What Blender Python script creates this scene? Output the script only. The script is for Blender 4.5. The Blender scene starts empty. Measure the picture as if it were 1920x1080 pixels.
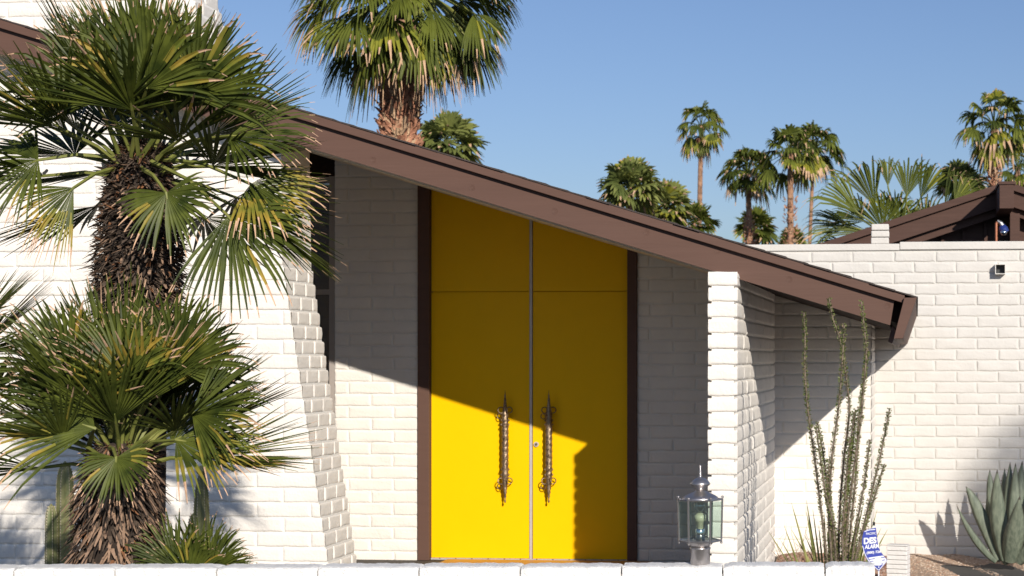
import bpy, math, random
import numpy as np
from mathutils import Vector, Matrix
R = math.radians
random.seed(7)
rng = np.random.default_rng(11)
SC = bpy.context.scene
COL = SC.collection

# ------------------------------------------------------------------ camera
FPX, PX0, PY0, ZC = 3000.0, 1463.0, 670.0, 1.685     # focal length in photo pixels, principal point, eye height
YAW = math.atan((1720 - PX0) / FPX)
CT, ST = math.cos(YAW), math.sin(YAW)
cam = bpy.data.cameras.new('camera')
cam.sensor_width = 36
cam.lens = FPX / 1920 * 36
cam.shift_x = (960 - PX0) / 1920
cam.shift_y = (PY0 - 540) / 1920
cam.clip_end = 3000
cam.dof.use_dof = True
cam.dof.focus_distance = 9.0
cam.dof.aperture_fstop = 6.0
camo = bpy.data.objects.new('camera', cam)
COL.objects.link(camo)
camo.location = (0, 0, ZC)
camo.rotation_euler = (R(90), 0, YAW)
SC.camera = camo

# ------------------------------------------------------------------ light
SUN_A, SUN_B = 0.522, 0.472     # slope of the sun rays, from the shadows of pier and rake
SUN = Vector((SUN_A, -1.0, SUN_B)).normalized()       # towards the sun
world = bpy.data.worlds.new('World')
SC.world = world
world.use_nodes = True
wn = world.node_tree
sky = wn.nodes.new('ShaderNodeTexSky')
sky.sky_type = 'NISHITA'
sky.sun_disc = False
sky.sun_elevation = math.asin(SUN.z)
sky.sun_rotation = math.atan2(SUN.x, SUN.y)
sky.altitude = 100
sky.air_density = 1.0
sky.dust_density = 1.3
sky.ozone_density = 1.6
tint = wn.nodes.new('ShaderNodeMix')          # deeper blue of the dry desert sky, solar aureole held down
tint.data_type = 'RGBA'; tint.blend_type = 'MULTIPLY'
tint.inputs['Factor'].default_value = 1.0
tint.inputs['B'].default_value = (1.22, 1.33, 1.66, 1)
cl = wn.nodes.new('ShaderNodeVectorMath'); cl.operation = 'MINIMUM'
cl.inputs[1].default_value = (5.0, 6.6, 8.0)
wn.links.new(sky.outputs[0], cl.inputs[0])
wn.links.new(cl.outputs[0], tint.inputs['A'])
wn.links.new(tint.outputs['Result'], wn.nodes['Background'].inputs[0])
wn.nodes['Background'].inputs[1].default_value = 0.051
sl = bpy.data.lights.new('sun', 'SUN')
sl.energy = 4.3
sl.angle = R(0.55)
sl.color = (1.0, 0.93, 0.83)
so = bpy.data.objects.new('sun', sl)
COL.objects.link(so)
so.rotation_euler = SUN.to_track_quat('Z', 'Y').to_euler()
SC.view_settings.view_transform = 'Standard'
SC.view_settings.look = 'None'
SC.view_settings.exposure = 0.35
SC.view_settings.gamma = 1.0


def P(x, y, Y):
    """point of the plane at depth Y seen at photo pixel x, y"""
    w = (x - PX0) / FPX
    z = Y / (CT + w * ST)
    return Vector((z * (-ST + w * CT), Y, ZC + z * (PY0 - y) / FPX))


# ------------------------------------------------------------------ materials
def new_mat(name):
    m = bpy.data.materials.new(name)
    m.use_nodes = True
    return m, m.node_tree, m.node_tree.nodes['Principled BSDF']


def mat(name, c, rough=0.6, metal=0.0, var=0.0, vscale=6.0, bump=0.0, bscale=60.0, c2=None, c2t=(0.55, 0.7), stretch=(1, 1, 1), spec=0.5):
    m, nt, b = new_mat(name)
    N = nt.nodes.new
    L = nt.links.new
    b.inputs['Base Color'].default_value = (*c, 1)
    b.inputs['Roughness'].default_value = rough
    b.inputs['Metallic'].default_value = metal
    b.inputs['Specular IOR Level'].default_value = spec
    tc = N('ShaderNodeTexCoord')
    mp = N('ShaderNodeMapping')
    mp.inputs['Scale'].default_value = stretch
    L(tc.outputs['Object'], mp.inputs[0])
    col = None
    if var or c2:
        n = N('ShaderNodeTexNoise')
        n.inputs['Scale'].default_value = vscale
        n.inputs['Detail'].default_value = 8
        n.inputs['Roughness'].default_value = 0.65
        L(mp.outputs[0], n.inputs['Vector'])
        r = N('ShaderNodeValToRGB')
        if c2:
            r.color_ramp.elements[0].position = c2t[0]
            r.color_ramp.elements[1].position = c2t[1]
            r.color_ramp.elements[0].color = (*c, 1)
            r.color_ramp.elements[1].color = (*c2, 1)
        else:
            r.color_ramp.elements[0].position = 0.3
            r.color_ramp.elements[1].position = 0.7
            r.color_ramp.elements[0].color = (*[v * (1 - var) for v in c], 1)
            r.color_ramp.elements[1].color = (*[min(1, v * (1 + var)) for v in c], 1)
        L(n.outputs['Fac'], r.inputs[0])
        L(r.outputs[0], b.inputs['Base Color'])
    if bump:
        n2 = N('ShaderNodeTexNoise')
        n2.inputs['Scale'].default_value = bscale
        n2.inputs['Detail'].default_value = 6
        L(mp.outputs[0], n2.inputs['Vector'])
        bp = N('ShaderNodeBump')
        bp.inputs['Strength'].default_value = bump
        bp.inputs['Distance'].default_value = 0.01
        L(n2.outputs['Fac'], bp.inputs['Height'])
        L(bp.outputs[0], b.inputs['Normal'])
    return m


def leaf_mat(name, c, c2, rough=0.5, trans=0.18, scale=9.0):
    m, nt, b = new_mat(name)
    N = nt.nodes.new
    L = nt.links.new
    tc = N('ShaderNodeTexCoord')
    n = N('ShaderNodeTexNoise')
    n.inputs['Scale'].default_value = scale
    n.inputs['Detail'].default_value = 5
    r = N('ShaderNodeValToRGB')
    r.color_ramp.elements[0].position = 0.35
    r.color_ramp.elements[1].position = 0.68
    r.color_ramp.elements[0].color = (*c, 1)
    r.color_ramp.elements[1].color = (*c2, 1)
    L(tc.outputs['Object'], n.inputs['Vector'])
    L(n.outputs['Fac'], r.inputs[0])
    L(r.outputs[0], b.inputs['Base Color'])
    b.inputs['Roughness'].default_value = rough
    b.inputs['Specular IOR Level'].default_value = 0.22
    t = N('ShaderNodeBsdfTranslucent')
    L(r.outputs[0], t.inputs[0])
    mx = N('ShaderNodeMixShader')
    mx.inputs[0].default_value = trans
    L(b.outputs[0], mx.inputs[1])
    L(t.outputs[0], mx.inputs[2])
    L(mx.outputs[0], nt.nodes['Material Output'].inputs[0])
    return m


M = {}
M['block'] = mat('white painted slump block', (0.745, 0.700, 0.640), 0.7, var=0.055, vscale=3.5, bump=0.35, bscale=55)
M['block_r'] = mat('dimmed white painted slump block', (0.565, 0.540, 0.505), 0.7, var=0.05, vscale=4, bump=0.35, bscale=55, spec=.3)  # same paint as the house blocks, lower brightness put into the base colour
M['mortar_r'] = mat('dimmed white painted mortar', (0.56, 0.54, 0.505), 0.7, bump=0.3, bscale=90, spec=.3)  # house mortar paint again, dimmed in its colour to go with these blocks
M['joint'] = mat('grey unpainted joint mortar', (0.30, 0.28, 0.26), 0.9, bump=0.3, bscale=90)
M['mortar'] = mat('white painted mortar', (0.72, 0.695, 0.65), 0.7, bump=0.3, bscale=90)
M['cmu'] = mat('white painted concrete block', (0.76, 0.745, 0.72), 0.7, c2=(0.66, 0.63, 0.60), c2t=(0.6, 0.75), vscale=16, bump=0.6, bscale=120)
M['brown'] = mat('brown painted wood', (0.110, 0.061, 0.046), 0.6, spec=.2, var=0.06, vscale=3, bump=0.12, bscale=14, stretch=(0.35, 1, 6))
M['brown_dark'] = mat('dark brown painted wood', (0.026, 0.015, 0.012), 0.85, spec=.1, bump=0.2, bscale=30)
M['nbrown'] = mat('neighbour brown wood', (0.078, 0.042, 0.032), 0.7, spec=.2, var=0.15, vscale=5, bump=0.3, bscale=20, stretch=(0.4, 1, 5))
M['soffit'] = mat('beige painted soffit', (0.78, 0.68, 0.54), 0.7, bump=0.2, bscale=40)
M['shingle'] = mat('dark asphalt shingle', (0.055, 0.042, 0.038), 0.9, var=0.4, vscale=60, bump=0.8, bscale=150)
M['yellow'] = mat('yellow painted door', (0.86, 0.495, 0.0005), 0.42, spec=.12, var=0.02, vscale=2, bump=0.05, bscale=35)
M['strip'] = mat('aluminium weather strip', (0.50, 0.46, 0.43), 0.45, metal=0.2, var=0.08, vscale=15)
M['bronze'] = mat('aged nickel bronze', (0.30, 0.22, 0.15), 0.42, metal=0.8, c2=(0.10, 0.065, 0.04), c2t=(0.5, 0.62), vscale=40, bump=0.3, bscale=90)
M['pewter'] = mat('brushed pewter', (0.46, 0.43, 0.42), 0.34, metal=0.9, var=0.12, vscale=25, bump=0.1, bscale=60)
M['wood'] = mat('threshold with painted door reflection', (0.50, 0.25, 0.07), 0.5, var=0.2, vscale=8, bump=0.2)  # orange base colour stands in for the yellow door reflected on the threshold
M['concrete'] = mat('porch concrete', (0.060, 0.050, 0.040), 0.85, var=0.12, vscale=3, bump=0.4)
M['gravel'] = mat('tan gravel ground', (0.34, 0.245, 0.18), 0.95, var=0.45, vscale=60, bump=1.0, bscale=45)
M['road'] = mat('dark street ground', (0.055, 0.052, 0.048), 0.9, var=0.2, vscale=2, bump=0.5, bscale=30)
M['pebble_a'] = mat('tan pebble', (0.44, 0.32, 0.23), 0.9, var=0.2, vscale=10)
M['pebble_b'] = mat('pale pebble', (0.54, 0.44, 0.35), 0.9, var=0.2, vscale=10)
M['pebble_c'] = mat('rust pebble', (0.30, 0.18, 0.12), 0.9, var=0.2, vscale=10)
M['mulch_a'] = mat('reddish bark chip', (0.24, 0.13, 0.09), 0.95, var=0.3, vscale=12)
M['mulch_b'] = mat('grey bark chip', (0.34, 0.24, 0.19), 0.95, var=0.3, vscale=12)
M['black'] = mat('black metal', (0.02, 0.02, 0.02), 0.5)
M['winframe'] = mat('grey window frame', (0.33, 0.29, 0.26), 0.5)
M['pipe'] = mat('painted scupper', (0.62, 0.60, 0.56), 0.5)
M['pale_post'] = mat('pale grey post stone', (0.70, 0.67, 0.64), 0.8, var=0.05, vscale=12, bump=0.4, bscale=50)
M['leaf'] = leaf_mat('fan palm leaf', (0.026, 0.038, 0.006), (0.098, 0.116, 0.018), trans=0.08)
M['leaf_y'] = leaf_mat('yellowing palm leaf', (0.16, 0.19, 0.03), (0.42, 0.28, 0.05), trans=0.25)
M['tip'] = mat('dry leaf tip', (0.50, 0.32, 0.20), 0.8, var=0.3, vscale=30)
M['petiole'] = leaf_mat('palm petiole', (0.12, 0.14, 0.03), (0.22, 0.22, 0.06), trans=0.05)
M['fleaf'] = leaf_mat('distant palm leaf', (0.040, 0.056, 0.010), (0.145, 0.165, 0.026), scale=1.2, trans=0.2)
M['fleaf_y'] = leaf_mat('distant yellow palm leaf', (0.20, 0.23, 0.03), (0.34, 0.30, 0.04), scale=2, trans=0.3)
M['ftip'] = mat('distant dry palm leaf', (0.46, 0.30, 0.18), 0.85, var=0.3, vscale=5)
M['pleaf'] = leaf_mat('pale palm leaf', (0.10, 0.125, 0.035), (0.29, 0.31, 0.09), scale=1.5, trans=0.25)
M['trunk_dark'] = mat('charred palm fibre', (0.030, 0.020, 0.014), 0.95, var=0.5, vscale=20)
M['boot_a'] = mat('grey brown boot fibre', (0.085, 0.058, 0.040), 0.9, var=0.4, vscale=30)
M['boot_b'] = mat('tan dead boot', (0.27, 0.17, 0.11), 0.85, c2=(0.10, 0.06, 0.04), c2t=(0.5, 0.62), vscale=30)
M['boot_c'] = mat('rust boot fibre', (0.20, 0.085, 0.035), 0.9, var=0.4, vscale=30)
M['ftrunk'] = mat('distant palm bark', (0.36, 0.20, 0.12), 0.9, c2=(0.16, 0.085, 0.05), c2t=(0.45, 0.62), vscale=5, bump=0.6, bscale=20)
M['fboot'] = mat('red brown palm boot', (0.46, 0.22, 0.13), 0.85, c2=(0.24, 0.10, 0.055), c2t=(0.45, 0.6), vscale=8)
M['cactus'] = mat('green cactus skin', (0.105, 0.125, 0.045), 0.55, c2=(0.19, 0.18, 0.075), c2t=(0.42, 0.6), vscale=7, stretch=(1, 1, 0.6))
M['spine'] = mat('pale cactus rib edge', (0.36, 0.32, 0.22), 0.8)
M['agave'] = mat('blue green agave skin', (0.095, 0.118, 0.085), 0.55, c2=(0.20, 0.225, 0.165), c2t=(0.38, 0.66), vscale=7, stretch=(5, 5, 1.2), bump=.15, bscale=40)
M['agave_edge'] = mat('dark agave tooth', (0.055, 0.045, 0.035), 0.7)
M['oco_stem'] = mat('ocotillo bark', (0.20, 0.155, 0.11), 0.9, c2=(0.09, 0.07, 0.05), c2t=(0.45, 0.6), vscale=40)
M['oco_leaf'] = leaf_mat('ocotillo leaf', (0.085, 0.115, 0.025), (0.18, 0.20, 0.07), trans=0.15)
M['yucca'] = leaf_mat('yellow green blade', (0.15, 0.17, 0.045), (0.34, 0.32, 0.12), trans=0.15)
M['dry'] = mat('dry stem', (0.25, 0.18, 0.12), 0.9)
M['sign_blue'] = mat('sign blue', (0.035, 0.055, 0.33), 0.4)
M['sign_white'] = mat('sign white', (0.80, 0.80, 0.82), 0.4)
M['ceramic'] = mat('cream lamp socket', (0.50, 0.48, 0.34), 0.4)
M['copper'] = mat('copper lamp stem', (0.34, 0.12, 0.06), 0.5, metal=0.3)
M['blue_body'] = mat('blue lamp glass', (0.02, 0.035, 0.16), 0.2)
M['chrome'] = mat('chrome reflector', (0.8, 0.8, 0.8), 0.12, metal=1.0)
M['canopy'] = leaf_mat('broad tree leaf', (0.06, 0.09, 0.02), (0.10, 0.13, 0.03))


def glass_mat(name, tint, alpha_mix):
    m, nt, b = new_mat(name)
    N = nt.nodes.new
    tr = N('ShaderNodeBsdfTransparent')
    tr.inputs[0].default_value = (*tint, 1)
    gl = N('ShaderNodeBsdfGlossy')
    gl.inputs['Roughness'].default_value = 0.03
    mx = N('ShaderNodeMixShader')
    mx.inputs[0].default_value = alpha_mix
    nt.links.new(tr.outputs[0], mx.inputs[1])
    nt.links.new(gl.outputs[0], mx.inputs[2])
    nt.links.new(mx.outputs[0], nt.nodes['Material Output'].inputs[0])
    return m


M['glass'] = glass_mat('lantern glass', (0.90, 0.955, 0.93), 0.07)
M['bulb'] = glass_mat('clear bulb glass', (0.92, 0.94, 0.92), 0.25)
M['winglass'] = glass_mat('dark window glass', (0.45, 0.42, 0.40), 0.16)


# ------------------------------------------------------------------ mesh building
class MB:
    def __init__(s):
        s.v = []; s.f = []; s.m = []

    def add(s, verts, faces, mi=0):
        o = len(s.v)
        s.v.extend([tuple(p) for p in verts])
        s.f.extend([tuple(i + o for i in f) for f in faces])
        s.m.extend([mi] * len(faces) if isinstance(mi, int) else mi)

    def hexa(s, p, mi=0):
        """8 points: bottom 4 ccw, top 4 ccw"""
        s.add(p, [(0, 3, 2, 1), (4, 5, 6, 7), (0, 1, 5, 4), (1, 2, 6, 5), (2, 3, 7, 6), (3, 0, 4, 7)], mi)

    def box(s, a, b, mi=0):
        x0, y0, z0 = a; x1, y1, z1 = b
        s.hexa([(x0, y0, z0), (x1, y0, z0), (x1, y1, z0), (x0, y1, z0), (x0, y0, z1), (x1, y0, z1), (x1, y1, z1), (x0, y1, z1)], mi)

    def prism_y(s, pts, y0, y1, mi=0):
        """polygon of (x,z), counter-clockwise seen from -Y, extruded along Y"""
        n = len(pts)
        v = [(x, y0, z) for x, z in pts] + [(x, y1, z) for x, z in pts]
        f = [tuple(range(n)), tuple(reversed(range(n, 2 * n)))]
        f += [((i + 1) % n, i, i + n, (i + 1) % n + n) for i in range(n)]
        s.add(v, f, mi)

    def tube(s, pts, rad, n=8, mi=0, cap=True):
        pts = [Vector(p) for p in pts]
        if not isinstance(rad, (list, tuple)): rad = [rad] * len(pts)
        v = []; f = []
        for i, p in enumerate(pts):
            d = (pts[min(i + 1, len(pts) - 1)] - pts[max(i - 1, 0)]).normalized()
            a = d.orthogonal().normalized() if i == 0 else (a - d * a.dot(d)).normalized()
            b = d.cross(a)
            for k in range(n):
                t = 2 * math.pi * k / n
                v.append(p + (a * math.cos(t) + b * math.sin(t)) * rad[i])
        for i in range(len(pts) - 1):
            for k in range(n):
                f.append((i * n + k, i * n + (k + 1) % n, (i + 1) * n + (k + 1) % n, (i + 1) * n + k))
        if cap:
            f.append(tuple(reversed(range(n))))
            f.append(tuple(range((len(pts) - 1) * n, len(pts) * n)))
        s.add(v, f, mi)

    def lathe(s, c, prof, n=24, mi=0, rot=0.0):
        """profile of (radius, z)"""
        v = []; f = []
        for r, z in prof:
            for k in range(n):
                t = 2 * math.pi * k / n + rot
                v.append((c[0] + r * math.cos(t), c[1] + r * math.sin(t), c[2] + z))
        m = len(prof)
        for i in range(m - 1):
            for k in range(n):
                f.append((i * n + k, i * n + (k + 1) % n, (i + 1) * n + (k + 1) % n, (i + 1) * n + k))
        f.append(tuple(reversed(range(n)))); f.append(tuple(range((m - 1) * n, m * n)))
        s.add(v, f, mi)

    def torus(s, c, ax, r, t, n=20, k=6, mi=0):
        ax = Vector(ax).normalized(); a = ax.orthogonal().normalized(); b = ax.cross(a)
        v = []; f = []
        for i in range(n):
            u = 2 * math.pi * i / n
            d = a * math.cos(u) + b * math.sin(u)
            for j in range(k):
                w = 2 * math.pi * j / k
                v.append(Vector(c) + d * (r + t * math.cos(w)) + ax * t * math.sin(w))
        for i in range(n):
            for j in range(k):
                f.append((i * k + j, ((i + 1) % n) * k + j, ((i + 1) % n) * k + (j + 1) % k, i * k + (j + 1) % k))
        s.add(v, f, mi)

    def build(s, name, mats, parent=None, smooth=False, bevel=0.0, origin=None):
        me = bpy.data.meshes.new(name)
        o0 = Vector(origin) if origin is not None else (Vector(parent['_o']) if parent is not None and '_o' in parent else Vector((0, 0, 0)))
        me.from_pydata([(p[0] - o0[0], p[1] - o0[1], p[2] - o0[2]) for p in s.v], [], s.f)
        if not isinstance(mats, (list, tuple)): mats = [mats]
        for m in mats: me.materials.append(m)
        if any(s.m): me.polygons.foreach_set('material_index', s.m)
        if smooth: me.polygons.foreach_set('use_smooth', [True] * len(me.polygons))
        me.update()
        o = bpy.data.objects.new(name, me)
        COL.objects.link(o)
        if parent is not None:
            o.parent = parent
            o['_o'] = tuple(o0)          # parts keep the thing's origin
        else:
            o.location = o0
        if bevel:
            b = o.modifiers.new('bevel', 'BEVEL')
            b.width = bevel; b.segments = 2; b.limit_method = 'ANGLE'
        return o


def thing(name, label, cat, loc, group=None):
    o = bpy.data.objects.new(name, None)
    COL.objects.link(o)
    o.location = loc
    o['_o'] = tuple(loc)
    o['label'] = label; o['category'] = cat
    if group: o['group'] = group
    return o


def tag(o, label=None, cat=None, group=None, kind=None):
    if label: o['label'] = label
    if cat: o['category'] = cat
    if group: o['group'] = group
    if kind: o['kind'] = kind
    return o


# ------------------------------------------------------------------ slump block masonry
def block(mb, O, U, N, s0, s1, z0, z1, prot=0.008, r0=True, r1=True, rad=.0034):
    """one hand-made looking block face: O origin, U along the wall, N outwards"""
    L = s1 - s0; h = z1 - z0
    if L < 0.03: return
    ns = max(2, int(L / 0.035))
    ss = np.array([0, .004, .012, *np.linspace(.024, max(L - .024, .0245), ns), L - .012, L - .004, L])
    ss = np.sort(np.clip(ss, 0, L))
    zz = np.array([0, .003, .007, .013, *np.linspace(.020, h - .020, 4), h - .013, h - .007, h - .003, h])
    S, Z = np.meshgrid(ss, zz)
    e = np.minimum(Z, h - Z)
    if r0: e = np.minimum(e, S)
    if r1: e = np.minimum(e, L - S)
    p = 1 - np.exp(-e / rad)
    ph = rng.uniform(0, 6.28, 8); am = rng.uniform(0.5, 1.0, 4)
    n1 = am[0] * np.sin(S * 21 + Z * 30 + ph[0]) + am[1] * np.sin(S * 43 - Z * 52 + ph[1]) * .6 + am[2] * np.sin(S * 11 + Z * 95 + ph[2]) * .6 + am[3] * np.sin(S * 88 + Z * 25 + ph[3]) * .35
    bulge = .0009 * np.sin(np.pi * np.clip(1 - Z / h, 0, 1)) * (1 + .5 * (1 - Z / h))
    tilt = rng.uniform(-.0018, .0018)
    D = p * (prot + bulge + .0010 * n1 + tilt) + p * .0006 * np.sin(S * 190 + Z * 140 + ph[7])
    we = np.exp(-np.minimum(Z, h - Z) / .012)
    Zj = Z + we * (.0016 * np.sin(S * 31 + ph[4]) + .0011 * np.sin(S * 77 + ph[5])) * np.where(Z < h / 2, 1.3, .7)
    Sj = S + .0018 * np.sin(Z * 60 + ph[6]) * np.exp(-np.minimum(S, L - S) / .012) * (1.0 if (r0 and r1) else 0.0)
    X = O[0] + U[0] * (s0 + Sj) + N[0] * D
    Y = O[1] + U[1] * (s0 + Sj) + N[1] * D
    ZZ = z0 + Zj + O[2]
    nr, nc = S.shape
    v = np.stack([X, Y, ZZ], -1).reshape(-1, 3).tolist()
    f = []
    for i in range(nr - 1):
        for j in range(nc - 1):
            a = i * nc + j
            f.append((a, a + 1, a + nc + 1, a + nc))
    mb.add(v, f, 0)


CH, BL, GAP = 0.1016, 0.385, 0.009     # course height, block length, joint


def courses(mb, O, U, N, lo, hi, z_start, z_end, anchor_z, anchor_s, prot=0.008, skip=None, rl=True, rr=True, odd=0, bl=BL, mfac=0.5):
    """lay running-bond courses; lo/hi give the s-limits at a height"""
    k0 = math.floor((z_start - anchor_z) / CH)
    k1 = math.ceil((z_end - anchor_z) / CH)
    for k in range(k0, k1):
        z0 = anchor_z + k * CH
        a = lo(z0 + CH / 2); b = hi(z0 + CH / 2)
        off = anchor_s + (bl * mfac if (k + odd) % 2 else 0)
        j = math.floor((a - off) / bl)
        js = [off + bl * i + (rng.uniform(-.006, .006)) for i in range(j, j + int((b - a) / bl) + 3)]
        js = [q for q in js if a + .04 < q < b - .04]
        e = [a] + js + [b]
        for i in range(len(e) - 1):
            L0 = e[i] + (GAP / 2 if i > 0 else 0); L1 = e[i + 1] - (GAP / 2 if i < len(e) - 2 else 0)
            zj = rng.uniform(-.0012, .0012)
            if skip and skip((L0 + L1) / 2, z0): continue
            block(mb, O, U, N, L0, L1, z0 + GAP / 2 + zj, z0 + CH - GAP / 2 + zj, prot, rl or i > 0, rr or i < len(e) - 2)


# roof lines (world): top of the trim and bottom of the rake board as functions of x
YK = 10.398    # plane of the rake board
def _line(a, b):
    m = (a.z - b.z) / (a.x - b.x)
    return lambda x: a.z + m * (x - a.x)
z_top = _line(P(600, 218, YK), P(1715, 557, YK))
z_bot = _line(P(634, 294, YK), P(1670, 610, YK))


# ------------------------------------------------------------------ the setting
g = MB()
g.box((-150, -60, -0.5), (150, 400, -0.19))
g.build('ground', M['road']); tag(bpy.data.objects['ground'], kind='structure')
g = MB(); g.box((-8, 6.62, -0.3), (-0.45, 13.6, -0.012))
tag(g.build('porch_floor', M['concrete']), kind='structure')

YD = 13.09      # door plane
YW = 10.663     # front of the battered wing wall
YR = 14.918     # courtyard wall
YM = 13.67     # recessed wall under the eave
house = thing('house', 'low white slump block house with yellow double doors under a long sloping brown roof', 'house', (-3.2, YD, 0))

# --- wing wall with a battered end
XW0, XW1 = P(615, 1049, YW), P(541, 563, YW)
XWS = (XW0.x - XW1.x) / (XW1.z - XW0.z)
def xe(z):      # right end of the wing wall front face at height z
    return XW0.x - (z - XW0.z) * XWS
def xe_mid(z): return xe(z)
wb = MB()
az = P(600, 943.3, YW).z
ax = P(582, 900, YW).x
courses(wb, (0, YW, 0), (1, 0, 0), (0, -1, 0), lambda z: -8.0, xe, -0.1, 3.9, az, ax, prot=0.009, rr=False, odd=1,
        skip=lambda s, z: z > z_bot(s) + 0.06)
k0 = math.floor((-0.1 - az) / CH)
for k in range(k0, k0 + 40):
    z0 = az + k * CH
    x = xe(z0 + CH / 2)
    if z0 > z_bot(x) + 0.08: break
    ys = [0, .21, .43, .52] if k % 2 else [0, .12, .34, .52]
    for i in range(3):
        block(wb, (x - .004, YW - .009, 0), (0, 1, 0), (1, 0, 0), ys[i] + (GAP / 2 if i else 0), ys[i + 1] - (GAP / 2 if i < 2 else 0), z0 + GAP / 2, z0 + CH - GAP / 2, .009, i > 0, i < 2)
wing = wb.build('brick_wall', M['block'], house, smooth=True)
mb = MB()
zt = 4.6
mb.prism_y([(-8, -.1), (xe(-.1) - .006, -.1), (xe(2.3) - .006, 2.3), (xe(2.3) - .02, z_bot(xe(2.3)) + .02), (-8, z_bot(-8) + .02)], YW, YW + .52)
mb.build('mortar', M['mortar'], wing)

# --- chimney tower rising through the roof
YT = 10.875
def xt(z):
    d = z - (ZC + 2.2)
    return P(388, 65, YT).x - (0.30 * d if d > 0 else 0.06 * d)
tb = MB()
tz = P(300, 28, YT).z
courses(tb, (0, YT, 0), (1, 0, 0), (0, -1, 0), lambda z: -8.0, xt, z_top(-4.8) - .25, ZC + 3.3, tz, P(110, 20, YT).x, prot=0.009, rr=False,
        skip=lambda s, z: z < z_top(s) - .22)
k0 = math.floor((z_top(-4.8) - .25 - tz) / CH)
for k in range(k0, 80):
    z0 = tz + k * CH
    if z0 > ZC + 3.3: break
    x = xt(z0 + CH / 2)
    ys = [0, .21, .43] if k % 2 else [0, .10, .32, .43]
    for i in range(len(ys) - 1):
        block(tb, (x - .004, YT - .009, 0), (0, 1, 0), (1, 0, 0), ys[i] + (GAP / 2 if i else 0), ys[i + 1] - (GAP / 2 if i < len(ys) - 2 else 0), z0 + GAP / 2, z0 + CH - GAP / 2, .009, i > 0, True)
tower = tb.build('chimney', M['block'], house, smooth=True)
mb = MB()
za, zb_ = z_top(-4.8) - .3, ZC + 3.35
mb.prism_y([(-8, za), (xt(za) - .006, za), (xt(ZC + 2.42) - .006, ZC + 2.42), (xt(zb_) - .006, zb_), (-8, zb_)], YT, YT + .43)
mb.build('mortar', M['mortar'], tower)

# --- panels either side of the door
xL0, xL1 = P(628, 700, YD).x, P(785, 700, YD).x
xR0, xR1 = P(1195, 700, YD).x, P(1439, 700, YD).x
for (a, b, zrow, sj, od) in ((xL0, xL1, P(700, 376, YD).z, P(654, 400, YD).x, 0), (xR0, xR1, P(1260, 523, YD).z, P(1262, 500, YD).x, 0)):
    pb = MB()
    courses(pb, (0, YD, 0), (1, 0, 0), (0, -1, 0), lambda z: a, lambda z: b, -0.05, 3.4, zrow, sj, prot=0.008, odd=od, skip=lambda s, z: z > z_bot(s) + .03)
    o = pb.build('brick_wall', M['block'], house, smooth=True)
    mb = MB(); mb.prism_y([(a, -.05), (b, -.05), (b, z_bot(b) + .06), (a, z_bot(a) + .06)], YD, YD + .25)
    mb.build('mortar', M['mortar'], o)
# return wall from the door wall back to the recessed wall
mb = MB(); mb.box((xR1 - .2, YD + .25, -.05), (xR1, YM, z_bot(xR1)))
mb.build('return_wall', M['block'], house)

# --- recessed wall under the eave
xS = P(1633, 900, YM).x
pb = MB()
courses(pb, (0, YM, 0), (1, 0, 0), (0, -1, 0), lambda z: xR1 - .2, lambda z: xS, -.25, 2.5, P(1500, 901.4, YM).z, P(1510, 900, YM).x, prot=.008, odd=1, rr=False,
        skip=lambda s, z: z > z_bot(s) + .02)
courses(pb, (xS - .004, YM - .008, 0), (0, 1, 0), (1, 0, 0), lambda z: 0, lambda z: YR - YM, -.25, 2.0, P(1500, 901.4, YM).z, .19, prot=.008, rl=False)
o = pb.build('brick_wall', M['block'], house, smooth=True)
mb = MB(); mb.prism_y([(xR1 - .2, -.25), (xS - .004, -.25), (xS - .004, z_bot(xS) + .02), (xR1 - .2, z_bot(xR1 - .2) + .02)], YM, YR - .01)
mb.build('mortar', M['mortar'], o)

# --- free standing pier in front of the door wall
YF, YFB = 10.241, YD - .01
fx0, fx1 = P(1331, 700, YF).x + .012, P(1379, 700, YF).x - .008
fz = P(1350, 744.4, YF).z
ztopf = P(1350, 515, YF).z
pb = MB()
pr = .022

kk0 = math.floor((-.05 - fz) / CH)
for k in range(kk0, 60):
    z0 = fz + k * CH
    if z0 + CH * .6 > ztopf + .02: break
    jx = rng.uniform(-.003, .003)
    block(pb, (0, YF, 0), (1, 0, 0), (0, -1, 0), fx0 - pr + jx, fx1 + pr + jx * .5, z0 + GAP / 2 + .001, z0 + CH - GAP / 2 - .001, .012, False, False)
    off = .50 if k % 2 else .69
    js = [off - BL * 2, off - BL] if False else []
    ys = [0.0] + js + [off + i * BL for i in range(10)]
    ys = [y for y in ys if y < YFB - YF - .08] + [YFB - YF]
    for i in range(len(ys) - 1):
        a, b = ys[i] + (GAP / 2 if i else 0), ys[i + 1] - (GAP / 2 if i < len(ys) - 2 else 0)
        w = rng.uniform(0, .003)
        block(pb, (fx1, YF - .012, 0), (0, 1, 0), (1, 0, 0), a, b, z0 + GAP / 2, z0 + CH - GAP / 2, .010 + w, i > 0, True, rad=.004)
        block(pb, (fx0, YF - .012, 0), (0, 1, 0), (-1, 0, 0), a, b, z0 + GAP / 2, z0 + CH - GAP / 2, pr + w, i > 0, True, rad=.008)
pier = pb.build('brick_pier', M['block'], house, smooth=True)
mb = MB()
mb.box((fx0, YF, -.05), (fx1, YFB, ztopf - .012))
mb.box((fx0, YK + .06, ztopf - .012), (fx1, YFB, ztopf + .07))
mb.box((fx0 - pr + .004, YF - .009, ztopf - .016), (fx1 + pr - .004, YK + .06, ztopf - .006))
mb.build('mortar', M['mortar'], pier)
mb = MB()
p0, p1 = P(1326, 575, 10.9), P(1331, 665, 10.9)
mb.box((fx0 - .040, 10.87, p1.z), (fx0 - .012, 10.93, p0.z))
mb.build('mounting_bar', M['black'], pier, bevel=.004)
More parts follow.
